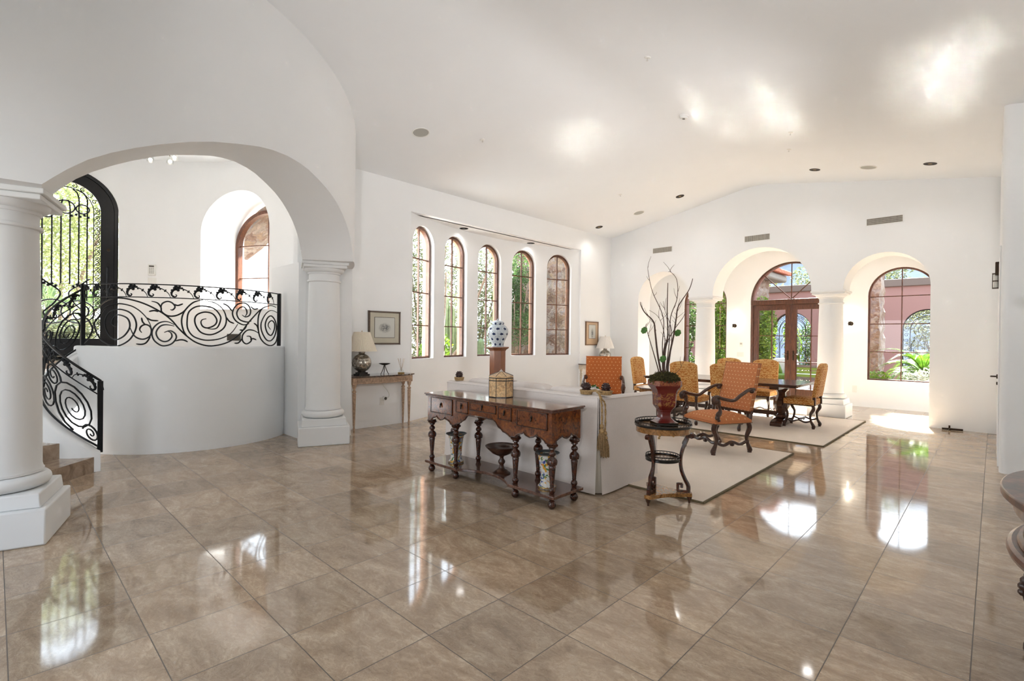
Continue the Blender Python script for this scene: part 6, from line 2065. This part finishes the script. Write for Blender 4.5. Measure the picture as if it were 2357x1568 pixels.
for P_, r in (([(0, 0, 0), (.1, .1, .8), (-.1, .3, 1.6), (.05, .1, 2.4), (-.2, .2, 3.4)], .07), ([(.1, .1, .8), (.3, .5, 1.3), (.25, .9, 2.1), (.4, 1.2, 3.0)], .045), ([(-.1, .3, 1.6), (-.4, .6, 2.2), (-.5, .7, 3.1)], .035)):
    q = smooth_path(P_, 6)
    MB().tube(q, [r * (1 - .5 * i / len(q)) for i in range(len(q))], 8).build('trunk_branch', 'bark', t)

# entrance side: fan palms, driveway and pale trees
def fan_palm(x, y, z, lb, h, seed):
    t = thing('fan_palm', lb, 'palm', (x, y, z))
    R = random.Random(seed)
    MB().lathe([(.13, 0), (.11, h * .5), (.13, h), (0, h + .05)], 12).build('trunk', 'bark', t)
    for i in range(26):
        a, el = 2 * PI * i * .382, rad(R.uniform(-15, 80))
        d = Vector((cos(a) * cos(el), sin(a) * cos(el), sin(el)))
        L = R.uniform(.35, .55)
        base = Vector((0, 0, h)) + d * L
        m = MB().tube([(0, 0, h), base], .008, 4)
        sd = d.cross(Vector((0, 0, 1))).normalized()
        for k in range(15):
            q = (k - 7) / 7 * 1.2
            v = (d * cos(q) + sd * sin(q)).normalized() * R.uniform(.38, .5) - Vector((0, 0, .06))
            w = v.cross(Vector((0, 0, 1))).normalized() * .016
            m.add([base, base + v * .5 + w, base + v, base + v * .5 - w], [(0, 1, 2, 3)])
        m.build('fan_leaf', 'palm_soft', t, smooth=0, merge=False, recalc=False)
fan_palm(-15.0, .75, .93, 'fan palm at the left seen through the iron entrance door', .75, 1)
fan_palm(-16.0, 1.55, .93, 'fan palm at the right seen through the iron entrance door', .8, 2)
shrub('blue_green_shrub', 'blue green shrub under the palms seen through the entrance door', 'shrub', -14.2, 1.2, .93, 1.5, .9, .75, 2400, .06, 'leaf_olive', 71)
shrub('desert_tree', 'pale yellow green tree filling the view through the entrance door', 'tree', -20.5, 1.4, .9, 6.5, 6.5, 6.5, 22000, .075, 'leaf_pale', 72, 1.6)
shrub('desert_tree', 'pale green tree behind the foyer window', 'tree', -13.6, 7.4, .2, 1.3, 1.3, 3.6, 2400, .06, 'leaf_pale', 73, .8)
t = thing('stone_arch_eave', 'rough stone arch edge outside the top of the foyer window', 'stone arch', (0, 0, 0))
a = rad(118)
MM = Matrix.Translation((CX, CY, 0)) @ Matrix.Rotation(a - PI / 2, 4, 'Z')
b = MB(MM)
o_ = [(-1.3, 2.9), (-.95, 3.1), (-.6, 3.38), (-.3, 3.62), (0, 3.86), (.3, 4.0), (.7, 4.2), (1.2, 4.4)]
R = random.Random(5)
o_ = [(x + R.uniform(-.02, .02), z + R.uniform(-.02, .02)) for x, z in o_]
b.ring_y([(x, 5.2) for x, z in o_], o_, 3.62, 4.25)
b.build('masonry', 'stone', t, smooth=0)
t = thing('bare_twigs', 'bare brown twigs outside the left half of the foyer window', 'branches', (-11.2, 5.4, .9))
R = random.Random(8)
for k in range(7):
    P_ = [Vector((0, 0, -1.05)), Vector((0, .02, .2)), Vector((0, 0, .6 + .3 * k))]
    for j in range(7):
        P_.append(P_[-1] + Vector((R.uniform(-.25, .12), R.uniform(-.2, .2), R.uniform(-.02, .22))))
    MB().tube(smooth_path(P_, 3), [.014 * (1 - .85 * i / 21) for i in range(28)], 5).build('twig', 'bark', t)
# ================================================================== ADDED FILL LAMPS OUT OF FRAME (unseen uplighters put in to brighten the room)
def fill_uplighter(x, y, e, aim, cone):
    t = thing('added_fill_lamp', 'added unseen floor lamp, fill light from behind the camera', 'floor lamp', (x, y, 0), 0, 'added unseen fill uplighters')
    MB().lathe([(0, 0), (.15, 0), (.15, .02), (.03, .04), (.012, .06)], 20).build('base', 'bronze', t)
    MB().tube([(0, 0, .04), (0, 0, 1.78)], .012, 8).build('pole', 'bronze', t)
    MB().lathe([(.01, 1.75), (.10, 1.78), (.17, 1.84), (.19, 1.90), (.18, 1.90), (.10, 1.80), (.01, 1.77)], 24, cap=False).build('bowl_shade', 'bronze', t)
    l = bpy.data.lights.new('added_fill_light', 'SPOT')
    l.energy, l.color, l.shadow_soft_size, l.spot_size, l.spot_blend = e, (1, .98, .97), .12, rad(cone), 1.0
    o = bpy.data.objects.new('added_fill_light', l)
    COL.objects.link(o)
    o.location = (x, y, 1.93)
    o.rotation_euler = (Vector(aim) - o.location).to_track_quat('-Z', 'Y').to_euler()
fill_uplighter(0.25, -0.9, 120, (-3.0, 6.0, 4.3), 95)
fill_uplighter(0.36, 5.2, 62, (-6.9, 6.2, 3.5), 90)
bpy.data.objects['added_fill_lamp.001']['label'] = 'added unseen floor lamp, fill light beside the near right wall'
# the recessed ceiling lights are switched on
for o in list(S.objects):
    if o.name.startswith('recessed_light'):
        l = bpy.data.lights.new('downlight', 'SPOT')
        l.energy, l.color, l.shadow_soft_size, l.spot_size, l.spot_blend = (4.5 if o.location.z > 3.6 else 1.5), (1, .97, .94), .07, rad(150), 1.0
        q = bpy.data.objects.new('downlight', l)
        COL.objects.link(q)
        q.parent = o
        q.location = (0, 0, -.02)
